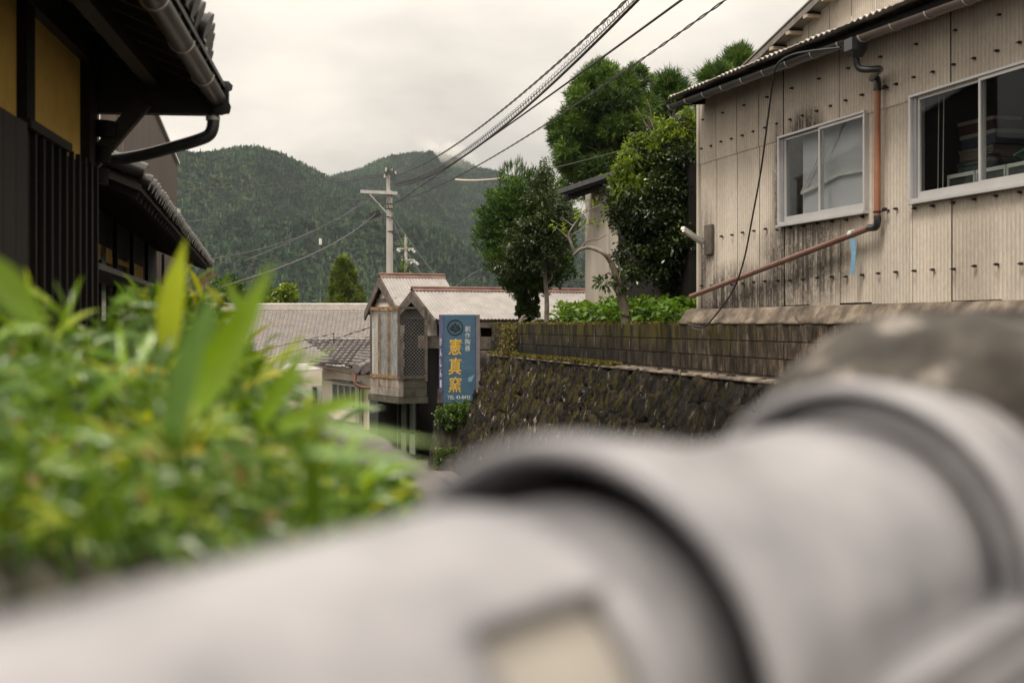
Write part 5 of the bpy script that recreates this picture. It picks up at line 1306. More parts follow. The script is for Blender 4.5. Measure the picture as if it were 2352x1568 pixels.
for k, (u, v, Yk, l) in enumerate(spots):
    tt = thing('leafy_plant', l, 'plant', P(u, 744, Yk), 0, 'leafy plants on the wall top'); 
    mb = MB()
    for i in range(9):
        a = random.uniform(0,6.28); q = Vector((.35*math.cos(a), .25*math.sin(a), random.uniform(.12,.3))); mb.tube([Vector((0,0,-.05)), q*.6+Vector((0,0,.05)), q], .006, 5)
    mb.build('stem', m_ivyd, tt)
    n = 46
    for i in range(n):
        o = bpy.data.objects.new('leaf', random.choice(hm[:2] if k > 3 else hm)); COL.objects.link(o); o.parent = tt
        a = random.uniform(0,6.28); rr = random.random()**.6; big = 1.35 if k == 5 else .8
        sx = .44 if k < 3 else .40
        o.location = (sx*rr*math.cos(a), -.16+.26*rr*math.sin(a), .05+.30*(1-rr**2)+random.uniform(-.05,.06))
        o.scale = (.13*big*random.uniform(.7,1.2),)*3
        o.rotation_euler = (random.uniform(-.9,-.1)+.35, random.uniform(-.4,.4), math.pi+random.uniform(-1.3,1.3)); 
nC = 7000; uu = rng.random(nC); 
sc_ = P(1270,743,27.9), P(1598,743,19.9)
C = np.array([list(sc_[0].lerp(sc_[1], t)) for t in uu]); hgt = .30+.12*np.sin(uu*19)+.06*np.sin(uu*47)
q = rng.random(nC); C[:,0] += q*.9; C[:,1] += q*.5; C[:,2] += (rng.random(nC)**.6)*hgt - .02
D = rng.normal(size=(nC,3))*.8+np.array([-.3,-.8,.1])
tag(leaves('ground_cover', C, D, .11, .075, m_gc, None, np.clip(.5-.3*uu+.25*rng.normal(size=nC),0,1)), 'low green ground cover along the top of the block wall', None, None, 'stuff')
# trailing plant over the wall end, roots and white root pieces
C = np.array(P(1168,745,28.9))+rng.normal(size=(900,3))*np.array([.10,.04,.0])+np.stack([np.zeros(900),-.06*rng.random(900),-.62*rng.random(900)],1)
tag(leaves('hanging_moss_plant', C, rng.normal(size=(900,3))+[0,0,-1.2], .05, .025, leafmat('dry_moss_plant',(.08,.07,.01),(.20,.17,.04),(.3,.26,.09),.2,.7)), 'dry yellowish plant trailing down the left end of the block wall', 'plant')
rt = MB()
for (a, b) in (((1192,742),(1210,732)),((1196,736),(1207,726)),((1222,742),(1243,735))): limb(rt, [P(a[0],a[1],29.1), P((a[0]+b[0])/2,(a[1]+b[1])/2-3,29.1), P(b[0],b[1],29.1)], .04, .03, 6)
tag(rt.build('cut_root', m_palebark), 'pale cut root stubs lying at the foot of the ivy-covered trunk', 'root')
# ivy bush under the sign and its stone bank
Ys = 31.0
ib = thing('ivy_bush', 'small bright ivy bush growing under the blue sign', 'bush', P(1040, 985, Ys)); Ib = Matrix.Translation(ib.location).inverted()
leafcrown('leaf_mass', 3800, [e_(Ib,1003,1082,930,968,Ys,.4), e_(Ib,1000,1050,945,985,Ys,.4), e_(Ib,1050,1085,922,955,Ys,.3)], .055, m_ivy, ib, .3, .75)
mb = MB(); mb.tube([Vector((0,0,-.2)), Vector((.05,0,.1))], .03, 6).build('stem', m_bark, ib)
V = []; n1, n2 = 30, 16
for k in range(n2):
    for i in range(n1):
        s = k/(n2-1); q = i/(n1-1); p0 = P(1000-(20*s), 955+130*s, 31.0-.0*s); x = p0.x+1.35*q
        y = p0.y - .25*s - .3*math.sin(q*3)*s + .08*fbm(np.array(x*3), np.array(s*5), 1.2, 3); V.append((x, float(y), p0.z + .02*math.sin(i*2.1)))
m_bank = M('stone_bank', [(.008,.006,.004), (.03,.025,.016), (.07,.06,.03)], 5, .9, .9, bscale=16, dist=.04, stretch=(2,1,.6), kind='World')
bk_ = npmesh('stone_bank', V, grid(n1, n2), m_bank, smooth=True); tag(bk_, 'low rough stone bank under the ivy bush at the street edge', 'bank')
tag(bk_, kind='thing')
nC = 900; C = np.stack([-1.65+rng.random(nC)*.5, 30.6+.1*rng.random(nC), .02+rng.random(nC)*.5], 1); tag(leaves('bank_weeds', C, rng.normal(size=(nC,3))+[0,-.5,1], .08, .02, m_ivy), 'small weeds at the foot of the stone bank', None, None, 'stuff')

# trees behind the long tiled house
Y6 = 115
t6 = thing('small_conifer', 'pointed small conifer standing behind the long tiled roof', 'tree', P(790,743,Y6)); t6.location.z = -5; I6 = Matrix.Translation(t6.location).inverted()
mb = MB(); limb(mb, [(0,0,0), I6@P(790,680,Y6), I6@P(790,600,Y6)], .3, .04); mb.build('trunk', m_bark, t6)
ee = [e_(I6,790-w,790+w,v-16,v+18,Y6) for v, w in ((612,9),(632,17),(652,24),(672,32),(695,40),(715,42))]
sprays('crown', 8500, ee, .45, .06, leafmat('far_conifer_sprays', (.03,.05,.008), (.12,.17,.015), (.2,.26,.03), .25, .6), t6, up=.1, k=8, spread=.5, shell=.2, clumps=14)
for (u0,u1,v0,l,mt) in ((592,632,665,'brownish green shrub behind the long tiled roof, left of the yellow-green one',m_bro), (625,682,660,'yellow-green shrub behind the long tiled roof',m_young), (480,560,640,'dark shrub behind the grass blades left of the tiled roof', m_con)):
    tt = thing('garden_shrub', l, 'shrub', P((u0+u1)/2,743,Y6)); tt.location.z = -5; It = Matrix.Translation(tt.location).inverted()
    mb = MB(); limb(mb, [(0,0,0), It@P((u0+u1)/2,720,Y6), It@P((u0+u1)/2,690,Y6)], .2, .08); mb.build('trunk', m_bark, tt)
    leafcrown('crown', 3800, [e_(It,u0,u1,v0,v0+60,Y6), e_(It,u0+12,u1-8,v0-6,v0+30,Y6)], .28, mt, tt, .4, .6)

# ------------------------------------------------------------------ shed behind
ss = thing('shed', 'narrow corrugated shed with a dark eave behind the crooked tree', 'shed', P(1372,743,27)); ssl = ss.location; 
sI = Matrix.Translation(ssl).inverted()
a = sI@P(1344,690,28.2); b = sI@P(1420,690,25.8); dx = (b-a); dx.z = 0; W_ = dx.length; dx.normalize(); ny = Vector((-dx.y,dx.x,0))
pm_ = M('shed_siding', [(.26,.23,.20), (.37,.33,.28)], 2.5, .8, .1, stretch=(1,1,.3))
for k in range(4):
    w0 = W_*k/4; n = 60; vs = []
    for i in range(n+1):
        s = w0+.003+(W_/4-.006)*i/n; p = a+dx*s+ny*(.009*math.sin(2*math.pi*s/.0635)); vs += [hz(p, -.2), hz(p, 2.55+.35*s/W_*.6)]
    MB().add(vs, [(2*i,2*i+2,2*i+3,2*i+1) for i in range(n)], 0, True).build('siding_panel', pm_, ss)
bx_ = MB(); bx_.prism([hz(a+ny*.02,-.2), hz(b+ny*.02+dx*4,-.2), hz(b+ny*3+dx*4,-.2), hz(a+ny*3,-.2)], (0,0,2.7)); bx_.build('inner_body', m_darkwood, ss)
r0_ = sI@P(1291,441,27.6); r1_ = sI@P(1420,398,25.6); rr1 = r1_+(r1_-r0_)*1.2
MB().prism([r0_, rr1, rr1+Vector((0,0,-.07)), r0_+Vector((0,0,-.07))], ny*2.2+Vector((0,0,.3))).build('roof', m_gutterd, ss)
MB().bar(r0_-ny*.05, rr1-ny*.05, .09, .09).build('gutter', m_gutterd, ss)
MB().bar(r0_+Vector((.05,.2,-.12)), rr1+Vector((0,.2,-.12)), .05, .1).build('fascia', m_darkwood, ss)
p = sI@P(1400,415,26); MB().tube([p, p+Vector((0,.05,-.3))], .04, 8).build('downpipe', m_gutterd, ss)
p = sI@P(1428,665,25.9)
MB().box((p.x-.03,p.y-.05,p.z-.3),(p.x+.35,p.y,p.z+.9)).build('door', m_white, ss)

# ------------------------------------------------------------------ left side: dark machiya house and its neighbours
tb = 358/F
def lrow(X0, tanb, name, label, cat):
    an = math.atan(tanb); e = Vector((-math.sin(an), math.cos(an), 0)); t = thing(name, label, cat, (X0, 0, H), math.atan2(e.y, e.x)); return t
h1 = lrow(-1.7, tb, 'old_house', 'dark timber house with ochre plaster panels and deep tiled eaves', 'house')
CB = math.cos(math.atan(tb))
def A1(u, c=0): # distance along the house for pixel column u at offset c (c positive = into the building)
    X0 = -1.7 - c/CB; Y = -X0*F/(818-u); return Y/CB + 0
m_soff = M('dark_rafter_wood', [(.009,.006,.004), (.022,.014,.009)], 5, .55, .2)
ZT = 1.62
MB().box((1.5,.0,.80),(7.16,.06,ZT)).build('plaster_panel', m_ochre, h1)
MB().box((7.36,.0,.80),(A1(184),.06,ZT)).build('plaster_panel', m_ochre, h1)
MB().box((7.17,-.05,-.5),(7.35,.08,ZT+.3)).build('post', m_darkwood, h1)
MB().box((A1(184)+.002,-.06,-3.2),(A1(202),.12,ZT+.3)).build('post', m_darkwood, h1)
MB().box((1.5,-.06,ZT+.002),(9.3,.1,ZT+.28)).build('beam', m_soff, h1)
MB().box((1.5,.061,-3.2),(8.95,.15,ZT+.3)).build('wall_backing', m_dark, h1)
MB().box((8.85,.121,-3.2),(8.95,4,ZT+1.5)).build('end_wall', m_darkwood, h1)
# board fence: boards with battens
x = 6.85; k = 0
while x < 8.65:
    w = .175; z = .955 - .0*(x-7) + random.uniform(-.01,.01)
    MB().box((x,-.10+random.uniform(-.006,.006),-2.6),(x+w,-.075,z-.02)).build('board', m_darkwood, h1)
    MB().box((x+w-.012,-.125,-2.6),(x+w+.022,-.1005,z+.01)).build('batten', m_darkwood, h1); x += w+.012; k += 1
MB().box((6.85,-.14,.94),(7.85,-.06,.985)).build('fence_rail', m_darkwood, h1)
for k in range(9): MB().box((4.42+k*.222,-.22,-2.6),(4.42+k*.222+.216,-.19,.90)).build('board', m_darkwood, h1)
MB().box((6.40,-.19,-2.6),(6.43,-.02,.90)).build('board', m_darkwood, h1)
# eaves
def ez(c): return 1.50 + (c+.85)*.42       # underside height at offset c (c<0 outwards)
sf = MB(); sf.prism([(1.2,-.86,ez(-.86)),(9.32,-.86,ez(-.86)),(9.32,3,ez(3)),(1.2,3,ez(3))], (0,0,.03)); sf.build('soffit_board', m_soff, h1)
for k in range(20): MB().bar((1.6+k*.40,-.84,ez(-.84)-.035),(1.6+k*.40,.9,ez(.9)-.035), .05, .065).build('rafter', m_soff, h1)
MB().bar((1.2,-.40,ez(-.40)-.12),(9.34,-.40,ez(-.40)-.12), .09, .11).build('purlin', m_soff, h1)
MB().prism([(9.26,-.86,ez(-.86)-.12),(9.26,.5,ez(-.86)-.12),(9.26,.5,ez(.5)),(9.26,-.86,ez(-.86)+.04)], (.06,0,0)).build('end_board', m_soff, h1)
MB().bar((9.2,-.78,1.40),(9.2,.25,1.40), .1, .1).build('bracket_arm', m_soff, h1)
MB().bar((9.1,.0,1.0),(9.1,-.35,1.42), .08, .1).build('bracket_brace', m_soff, h1)
for (a, c, z, s) in ((9.05,-.12,1.28,.14),(9.05,-.10,1.12,.11),(9.05,-.08,.98,.12)): MB().tube([(a-.0,c,z),(a+.0,c+.01,z-.1)], s*.5, 10).build('carved_boss', m_darkwood, h1)
for c, z in ((-.85,1.56),): pass
tA = M('black_eave_tile', [(.02,.018,.018), (.045,.04,.038)], 8, .3, .1, rnd=.3)
rt_ = MB(); rt_.prism([(1.2,-.84,ez(-.84)+.05),(9.0,-.80,ez(-.84)+.05),(9.0,3,ez(3)+.05),(1.2,3,ez(3)+.05)], (0,0,.05)); rt_.build('roof_base', tA, h1)
tile0 = None
for k in range(31):
    m0 = MB(); 
    if tile0 is None:
        m0.tube([(0,-.88,ez(-.88)+.115),(0,.9,ez(.9)+.125)], .062, 10); m0.tube([(0,-.895,ez(-.895)+.115),(0,-.87,ez(-.87)+.115)], .075, 12)
        vs = [(.06+.15*i/6, -.86, ez(-.86)+.10-.035*math.sin(math.pi*i/6)) for i in range(7)]; m0.prism(vs + [(.21,-.86,ez(-.86)+.05),(.06,-.86,ez(-.86)+.05)], (0,.06,.02))
        tile0 = m0.build('eave_tile', tA, h1); o = tile0
    else: o = tile0.copy(); COL.objects.link(o); o.parent = h1
    aa = 1.3+k*.262
    if aa > 8.75: COL.objects.unlink(o); break
    o.location = (aa, max(0, aa-7.7)*.10+random.uniform(-.01,.01), random.uniform(-.005,.005))
# gutter with hopper and long bent pipe
m_gl = M('old_copper_gutter', [(.055,.045,.038), (.11,.095,.085)], 5, .35, .1, metal=.4)
gutter((1.2,-.80,1.45),(9.25,-.80,1.45), .06, m_gl, h1, 1.0)
L1 = Matrix.Translation(h1.location) @ Matrix.Rotation(h1.rotation_euler.z, 4, 'Z'); L1i = L1.inverted()
def l1(u, v, Y): return L1i @ P(u, v, Y)
YH = 9.15
hb = MB(); cc = l1(517, 215, YH)
pr = [(505,186),(525,187),(535,197),(533,208),(524,212),(521,224),(531,246),(528,260),(508,266),(492,262),(488,228)]
hb.prism([l1(u,v,YH-.05) for u, v in pr], l1(500,200,YH+.1)-l1(500,200,YH-.04)); hb.build('rain_hopper', m_gutterd, h1)
MB().tube(arc3([l1(490,262,YH), l1(489,290,YH), l1(480,310,YH), l1(455,322,YH), l1(400,338,YH+.02), l1(330,356,YH+.05), l1(265,366,YH+.1), l1(205,366,YH+.15)], 6), .040, 12).build('drainpipe', m_gutterd, h1)
MB().tube([l1(489,268,YH), l1(489,277,YH)], .046, 12).build('pipe_collar', m_steel, h1)

# neighbour with low tiled eave (own direction)
tb2 = (1176-592)/F
h2 = lrow(-.9, tb2, 'tiled_eave_house', 'dark low house with a long row of black glazed eave tiles beyond the first house', 'house')
C2 = math.cos(math.atan(tb2)); a0, a1 = 10.9, 26.3
def ez2(c): return 1.00+c*.40
MB().prism([(a0,-.02,ez2(0)),(a1,-.02,ez2(0)),(a1,1.6,ez2(1.6)),(a0,1.6,ez2(1.6))], (0,0,.05)).build('roof_base', m_soff, h2)
t0_ = None; n = int((a1-a0)/.27)
for k in range(n):
    if t0_ is None:
        m0 = MB(); m0.tube([(0,-.06,ez2(-.06)+.10),(0,1.5,ez2(1.5)+.10)], .055, 8); m0.tube([(0,-.09,ez2(-.09)+.10),(0,-.05,ez2(-.05)+.10)], .062, 10)
        m0.prism([(.05,-.04,ez2(0)+.08),(.13,-.04,ez2(0)+.055),(.22,-.04,ez2(0)+.08),(.22,-.04,ez2(0)+.045),(.05,-.04,ez2(0)+.03)], (0,.5,.2))
        t0_ = m0.build('eave_tile', m_tileblk, h2); o = t0_
    else: o = t0_.copy(); COL.objects.link(o); o.parent = h2
    o.location = (a0+.12+k*.27, random.uniform(-.008,.008), random.uniform(-.006,.006))
n = 0
for k in range(38): MB().bar((a0+.2+k*.4,.02,ez2(.02)-.03),(a0+.2+k*.4,1.2,ez2(1.2)-.03), .045, .055).build('rafter', m_soff, h2)
MB().prism([(a0+.05,.0,ez2(0)),(a0+.05,1.6,ez2(1.6)),(a0+.05,1.6,ez2(1.6)+.16),(a0+.05,.0,ez2(0)+.12)], (-.04,0,0)).build('verge_board', m_tileblk, h2)
MB().tube([(a0,-.05,ez2(0)+.14),(a0,1.6,ez2(1.6)+.14)], .07, 8).build('verge_tile', m_tileblk, h2)
MB().box((10.,.9,-3.2),(a1-.2,1.0,ez2(.9)-.02)).build('wall', m_darkwood, h2)
def A2(u, c): Y = (.9+c/C2)*F/(592-u); return Y/C2
for (u0, u1, v0, v1) in ((216,262,553,590),(300,332,600,700),(268,300,592,604),(330,368,655,690)):
    x0_, x1_ = A2(u0,.85), A2(u1,.85); z0_, z1_ = -(v1-743)/F*x0_*C2, -(v0-743)/F*x0_*C2; MB().box((x0_,.86,z0_),(x1_,.898,z1_)).build('plaster_panel', m_ochre, h2)
x0_ = A2(236,.85); f = MB(); f.box((x0_,.86,-.0),(x0_+.6,.899,.9)); ff = f.build('window', m_darkwood, h2); MB().box((x0_+.05,.850,.03),(x0_+.5,.8595,.8)).build('pane', m_gl2, ff)
for u in (212,262,300,334,372): x0_ = A2(u,.85); MB().box((x0_,.80,-3),(x0_+.14,.85,ez2(.8)-.05)).build('post', m_darkwood, h2)
MB().box((10,.4,.45),(24,.88,.5)).build('sill_roof', m_soff, h2)
MB().bar((13,.6,-.2),(22,.6,-.2),.1,.14).build('beam', m_soff, h2)

# brown ribbed metal building further on
X3_ = 3.7
h3 = lrow(-X3_, tb, 'brown_metal_building', 'dark brown ribbed metal building with a pale sloping roof edge beyond the eaves', 'building')
m_brn = M('brown_ribbed_metal', [(.060,.042,.032), (.095,.070,.055)], 1.5, .42, .05, stretch=(1,1,.2), spec=.5)
X3 = lambda u: X3_*F/(818-u)/CB
xs0, xs1 = X3(278), X3(405)
def top3(x):
    y = x*CB; u = 818-X3_*F/y; v = np.interp(u, [278,330,355,405], [60,205,262,378]); return (743-v)/F*y
n = int((xs1-xs0)/.02); vs = []
for i in range(n+1):
    x = xs0+(xs1-xs0)*i/n; y = .0-.014*(1 if (i % 5) < 2 else 0); vs += [(x,y,-3.2),(x,y,top3(x))]
MB().add(vs, [(2*i,2*i+2,2*i+3,2*i+1) for i in range(n)]).build('ribbed_wall', m_brn, h3)
MB().box((xs0-.02,-.03,-3.2),(xs0+.03,.05,3.4)).build('corner_trim', m_gl, h3)
for k in range(5): MB().box((xs0-.0,.06+k*.28,-3.2),(xs0+.05,.32+k*.28,3.4)).build('front_board', m_gl if k % 2 else m_brn, h3)
MB().box((xs0+.06,1.5,-3.2),(xs1-.02,4,1.8)).build('body', m_brn, h3)
edge = [Vector((x,-.03,top3(x)+.02)) for x in np.linspace(xs0, xs1+.03, 12)]
mb = MB(); 
for p, q in zip(edge[:-1], edge[1:]): mb.bar(p, q, .08, .05)
mb.build('roof_edge', m_alu, h3)
mb = MB(); mb.prism([(xs1,-.02,-3.2),(xs1,3,-3.2),(xs1,3,1.9),(xs1,-.02,1.9)], (.03,0,0)); mb.build('end_wall', m_brn, h3)
p = Matrix.Translation(h3.location).inverted()
vt = thing('vent_pipe', 'pale vent pipe at the far end of the brown metal building', 'pipe', P(409,545,30)); MB().tube([P(409,545,30)-vt.location, P(409,483,30)-vt.location], .035, 10).build('pipe', m_steel, vt)
MB().tube([P(409,490,30)-vt.location, P(409,480,30)-vt.location], .05, 10).build('cap', m_steel, vt)

# ------------------------------------------------------------------ foreground: ridge of round tiles on a garden wall
sc0 = .1/.08
C1 = Vector((.0094*sc0, .478*sc0, -.1287*sc0 + H)); ps, pit = R(39.8), R(3.8)
T_ = Vector((math.sin(ps)*math.cos(pit), math.cos(ps)*math.cos(pit), math.sin(pit))); Lr = Vector((math.cos(ps), -math.sin(ps), 0)); Up = Lr.cross(T_)
if Up.z < 0: Up = -Up
gw = thing('garden_wall', 'garden wall topped with big round grey ridge tiles, out of focus in front', 'wall', C1)
def ringp(s, r, th): return T_*s + Up*(r*math.cos(th)) + Lr*(r*math.sin(th))
def rolltile(s0, s1, prof, a0, a1, name, th=.011, n=72, mat=None, hole=None):
    """roll tile: prof = list of (s, radius) along the axis"""
    mb = MB(); vs = []
    for (s, r) in prof: vs += [ringp(s, r, a0+(a1-a0)*i/n) for i in range(n+1)]
    m = n+1; fs = [(j*m+i, j*m+i+1, (j+1)*m+i+1, (j+1)*m+i) for j in range(len(prof)-1) for i in range(n) if not (hole and hole[0] < (prof[j][0]+prof[j+1][0])/2 < hole[1] and hole[2] < a0+(a1-a0)*(i+.5)/n < hole[3])]
    mb.add(vs, fs, 0, True)
    o = mb.build(name, mat or m_tilefg, gw); md = o.modifiers.new('thick', 'SOLIDIFY'); md.thickness = th; md.offset = -1
    return o
AR = R(128)
def rt(s0, s1, name='ridge_tile', f=1.):
    rolltile(0, 0, [(a, b*f) for a, b in [(s0,.107),(s0+.004,.111),(s0+.014,.111),(s0+.030,.109),(s0+.055,.104),(s0+.08,.1005),(s0+.105,.095),(s0+.125,.092),((s0+s1)/2,.0905),(s1-.085,.089),(s1-.06,.085),(s1-.048,.081),(s1,.080)]], -AR, AR, name)
d_ = .282
rolltile(0, 0, [(-1.1,.0905)]+[(-.9+.1*i,.0905) for i in range(7)]+[(-.2+.015*i,.0905) for i in range(12)]+[(-.022,.088),(-.006,.084),(.08,.083)], -AR, AR, 'ridge_tile', hole=(-.115,-.030,R(44),R(116)))
rt(.012, d_+.05); rt(d_*1.0, d_+.10, f=.98)
for s_ in (.045, d_+.04):
    mb = MB(); n = 30; vs = []
    for r in (.07,.102 if s_ < .1 else .100): vs += [ringp(s_+.035, r, -AR+2*AR*i/n) for i in range(n+1)]
    mb.add(vs, [(i,i+1,n+2+i,n+1+i) for i in range(n)]); mb.build('joint_shade', m_dark, gw)  # near-black ring added to paint the shade inside the open tile gap
# mortar showing in the broken side of the nearest tile
m_shik = M('beige_lime_mortar', [(.27,.25,.22), (.36,.33,.29)], 6, .85, .1)
mb = MB(); n = 16; s0_, s1_ = -.14, -.012; vs = []
for s, r in ((s0_,.0815),(s0_+.004,.0815),(s1_-.01,.0795),(s1_,.0775)): vs += [ringp(s, r, R(30)+R(92)*i/n) for i in range(n+1)]
mb.add(vs, [(j*(n+1)+i, j*(n+1)+i+1, (j+1)*(n+1)+i+1, (j+1)*(n+1)+i) for j in range(3) for i in range(n)], 0, True); mb.build('mortar_patch', m_shik, gw)
# flat bedding tiles below the ridge, stepped outwards on both sides
for sd in (1, -1):
    for lay in range(3):
        for k in range(-4, 6):
            s = k*.27 + (.13 if lay % 2 else 0); off = .082+.028*lay; zz = -.004-.036*lay
            a = T_*s + Lr*sd*.0 + Up*zz; mb = MB()
            q = [a + Lr*sd*.02, a + T_*.266 + Lr*sd*.02, a + T_*.266 + Lr*sd*(off+.03), a + Lr*sd*(off+.03)]
            mb.prism(q, Up*-.028 - Lr*sd*.0); mb.build('bedding_tile', m_tilefg, gw)
mb = MB(); q = [T_*-1.2+Lr*-.1, T_*1.6+Lr*-.1, T_*1.6+Lr*.1, T_*-1.2+Lr*.1]; q = [hz(p, 0) for p in q]
mb.prism([hz(p, -H-C1.z+H+.0) for p in q], (0,0,C1.z-.19)); mb.build('wall_body', M('garden_wall_plaster', [(.35,.31,.25), (.48,.43,.36)], 3, .9, .2), gw)
# side roof tiles going down on the near side (pale face at the lower right)
for k in range(-3, 6):
    s = k*.25+.12; a = T_*s + Lr*.12 + Up*-.19; mb = MB(); n = 10; vs = []
    for t, z in ((0,0),(.26,-.10)): vs += [a + T_*(.25*i/n) + Lr*t + Up*(z + .03*math.sin(math.pi*2*i/n)) for i in range(n+1)]
    mb.add(vs, [(i,i+1,n+2+i,n+1+i) for i in range(n)], 0, True); o = mb.build('side_tile', m_tilefg, gw); o.modifiers.new('thick','SOLIDIFY').thickness = .012

# ------------------------------------------------------------------ rounded stone behind the ridge tiles
m_bould = M('blotchy_weathered_stone', [(.010,.008,.007), (.03,.026,.021), (.06,.052,.043), (.34,.305,.275)], 10, .9, .3, bscale=20, dist=.01, det=4)
Yb = 1.36; cb = P(2265, 1090, Yb); V = []; n1, n2 = 48, 30
for k in range(n2):
    ph = math.pi*k/(n2-1)-math.pi/2
    for i in range(n1):
        a = 2*math.pi*i/n1; rr = 1+.05*math.sin(a*3+1)*math.cos(ph)+.04*math.sin(a*5+ph*4)
        cx_ = abs(math.cos(ph))**.62; V.append((.225*rr*cx_*math.cos(a), .2*rr*cx_*math.sin(a), .152*rr*math.copysign(abs(math.sin(ph))**.9, math.sin(ph))))
Q = [(k*n1+i, k*n1+(i+1) % n1, (k+1)*n1+(i+1) % n1, (k+1)*n1+i) for k in range(n2-1) for i in range(n1)]
bo = npmesh('garden_stone', V, Q, m_bould, smooth=True); bo.location = cb; tag(bo, 'big rounded blotchy grey-brown stone behind the ridge tiles, out of focus', 'stone')
MB_ = MB(); MB_.box((cb.x-.3,cb.y-.3,0),(cb.x+.5,cb.y+.4,cb.z-.12)); ob_ = MB_.build('stone_pedestal', m_bould); tag(ob_, 'rough stone base carrying the rounded garden stone', 'stone base')

# ------------------------------------------------------------------ second, farther tiled wall cap hidden by the plants on the left
fw_ = thing('far_wall_cap', 'lower wall cap of round grey tiles running away behind the leaves', 'wall', P(900,1120,2.3))
Iw = Matrix.Translation(fw_.location).inverted()
for (u, v, Y, r_) in ((985,1170,2.7,.055),(945,1132,2.9,.055),(905,1100,3.1,.055),(868,1070,3.35,.055),(828,1048,3.6,.055),(780,1022,3.9,.055),(740,1000,4.2,.055),(705,985,4.5,.055)):
    c = Iw@P(u,v,Y); mb = MB(); n = 18; ax = Vector((-.35,.9,.02)).normalized(); sd = Vector((.9,.35,0)).normalized(); vs = []
    for s, rr in ((-.15,r_),(.04,r_),(.045,r_+.010),(.08,r_+.010),(.085,r_-.005)): vs += [c + ax*s + Vector((0,0,1))*(rr*math.cos(R(-105)+R(210)*i/n)) + sd*(rr*math.sin(R(-105)+R(210)*i/n)) for i in range(n+1)]
    mb.add(vs, [(j*(n+1)+i, j*(n+1)+i+1, (j+1)*(n+1)+i+1, (j+1)*(n+1)+i) for j in range(4) for i in range(n)], 0, True); o = mb.build('ridge_tile', m_tiledark, fw_); o.modifiers.new('thick','SOLIDIFY').thickness = .01
pts_ = [Iw@P(995,1190,2.7), Iw@P(695,1000,4.5)]
MB().bar(pts_[0]-Vector((0,0,.55)), pts_[1]-Vector((0,0,.55)), .16, 1.0).build('wall_body', M('wall_cap_body', [(.10,.09,.08), (.2,.18,.16)], 4, .9, .3), fw_)

# ------------------------------------------------------------------ planted bank and leaves in the foreground left
V = []; n1, n2 = 60, 40
env_u = [-700,-300,0,100,200,300,400,500,600,700,800,900,1000]; env_v = [760,760,790,800,820,840,860,880,900,985,1060,1130,1260]
for k in range(n2):
    s = k/(n2-1); Y = .75+3.4*s
    for i in range(n1):
        u = -700+1700*i/(n1-1); vt_ = np.interp(u, env_u, env_v); v = 1420+(vt_-1420)*s**.8
        p = P(u, v, Y); V.append((p.x, p.y, p.z + .015*math.sin(i*1.3+k)))
bk2 = npmesh('planted_bank', V, grid(n1, n2), m_ground, smooth=True); tag(bk2, kind='structure')
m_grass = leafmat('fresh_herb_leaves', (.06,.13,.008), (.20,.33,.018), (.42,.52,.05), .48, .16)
m_grassd = leafmat('bluish_herb_leaves', (.035,.09,.015), (.13,.25,.04), (.32,.46,.14), .36, .15)
m_yel = leafmat('yellow_leaves', (.26,.34,.012), (.42,.48,.02), (.52,.42,.04), .5, .35)
m_dry = leafmat('dry_brown_leaves', (.16,.09,.03), (.34,.22,.08), (.44,.33,.14), .3, .6)
topv_u = [-250,0,60,120,200,300,380,440,500,560,620,700,760,830,900,960]
topv_v = [680,690,720,730,740,730,690,700,730,780,870,980,1040,1070,1100,1150]
def plant_depth(u, v): 
    vt_ = np.interp(u, topv_u, topv_v); s = np.clip((v-vt_)/(1290-vt_), 0, 1); return 3.3 - 2.35*s**.55
# mass of small leaves behind and between the plants
nC = 9000; C = np.zeros((nC,3)); T = np.zeros(nC)
uu = -260+rng.random(nC)*1210; tv = np.interp(uu, topv_u, topv_v)
vv_ = tv+20+(rng.random(nC)**.9)*(1250-tv-20)
Yd = plant_depth(uu, vv_)+rng.normal(size=nC)*.10+.12; Yd = np.maximum(Yd, .85)
C = np.stack([(uu-1176)/F*Yd, Yd, H-(vv_-743)/F*Yd], 1)
D = rng.normal(size=(nC,3))*.8+np.array([.3,-.5,.35]); Ll = (.024+.032*rng.random(nC))*np.clip(Yd/1.6,.8,1.6)
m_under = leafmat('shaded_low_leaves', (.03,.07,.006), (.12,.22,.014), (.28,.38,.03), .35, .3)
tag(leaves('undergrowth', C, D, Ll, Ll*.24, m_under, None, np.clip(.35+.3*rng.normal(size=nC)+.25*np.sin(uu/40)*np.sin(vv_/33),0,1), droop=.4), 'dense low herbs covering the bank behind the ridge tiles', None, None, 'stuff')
nC = 130; uu = -200+rng.random(nC)*1100; tv = np.interp(uu, topv_u, topv_v); vv_ = tv+60+rng.random(nC)*(1230-tv-60); Yd = np.maximum(plant_depth(uu, vv_)+rng.normal(size=nC)*.08, .85)
C = np.stack([(uu-1176)/F*Yd, Yd, H-(vv_-743)/F*Yd], 1)
tag(leaves('dry_litter', C, rng.normal(size=(nC,3)), .04, .014, m_dry), 'dry brown leaves caught among the herbs', None, None, 'stuff')
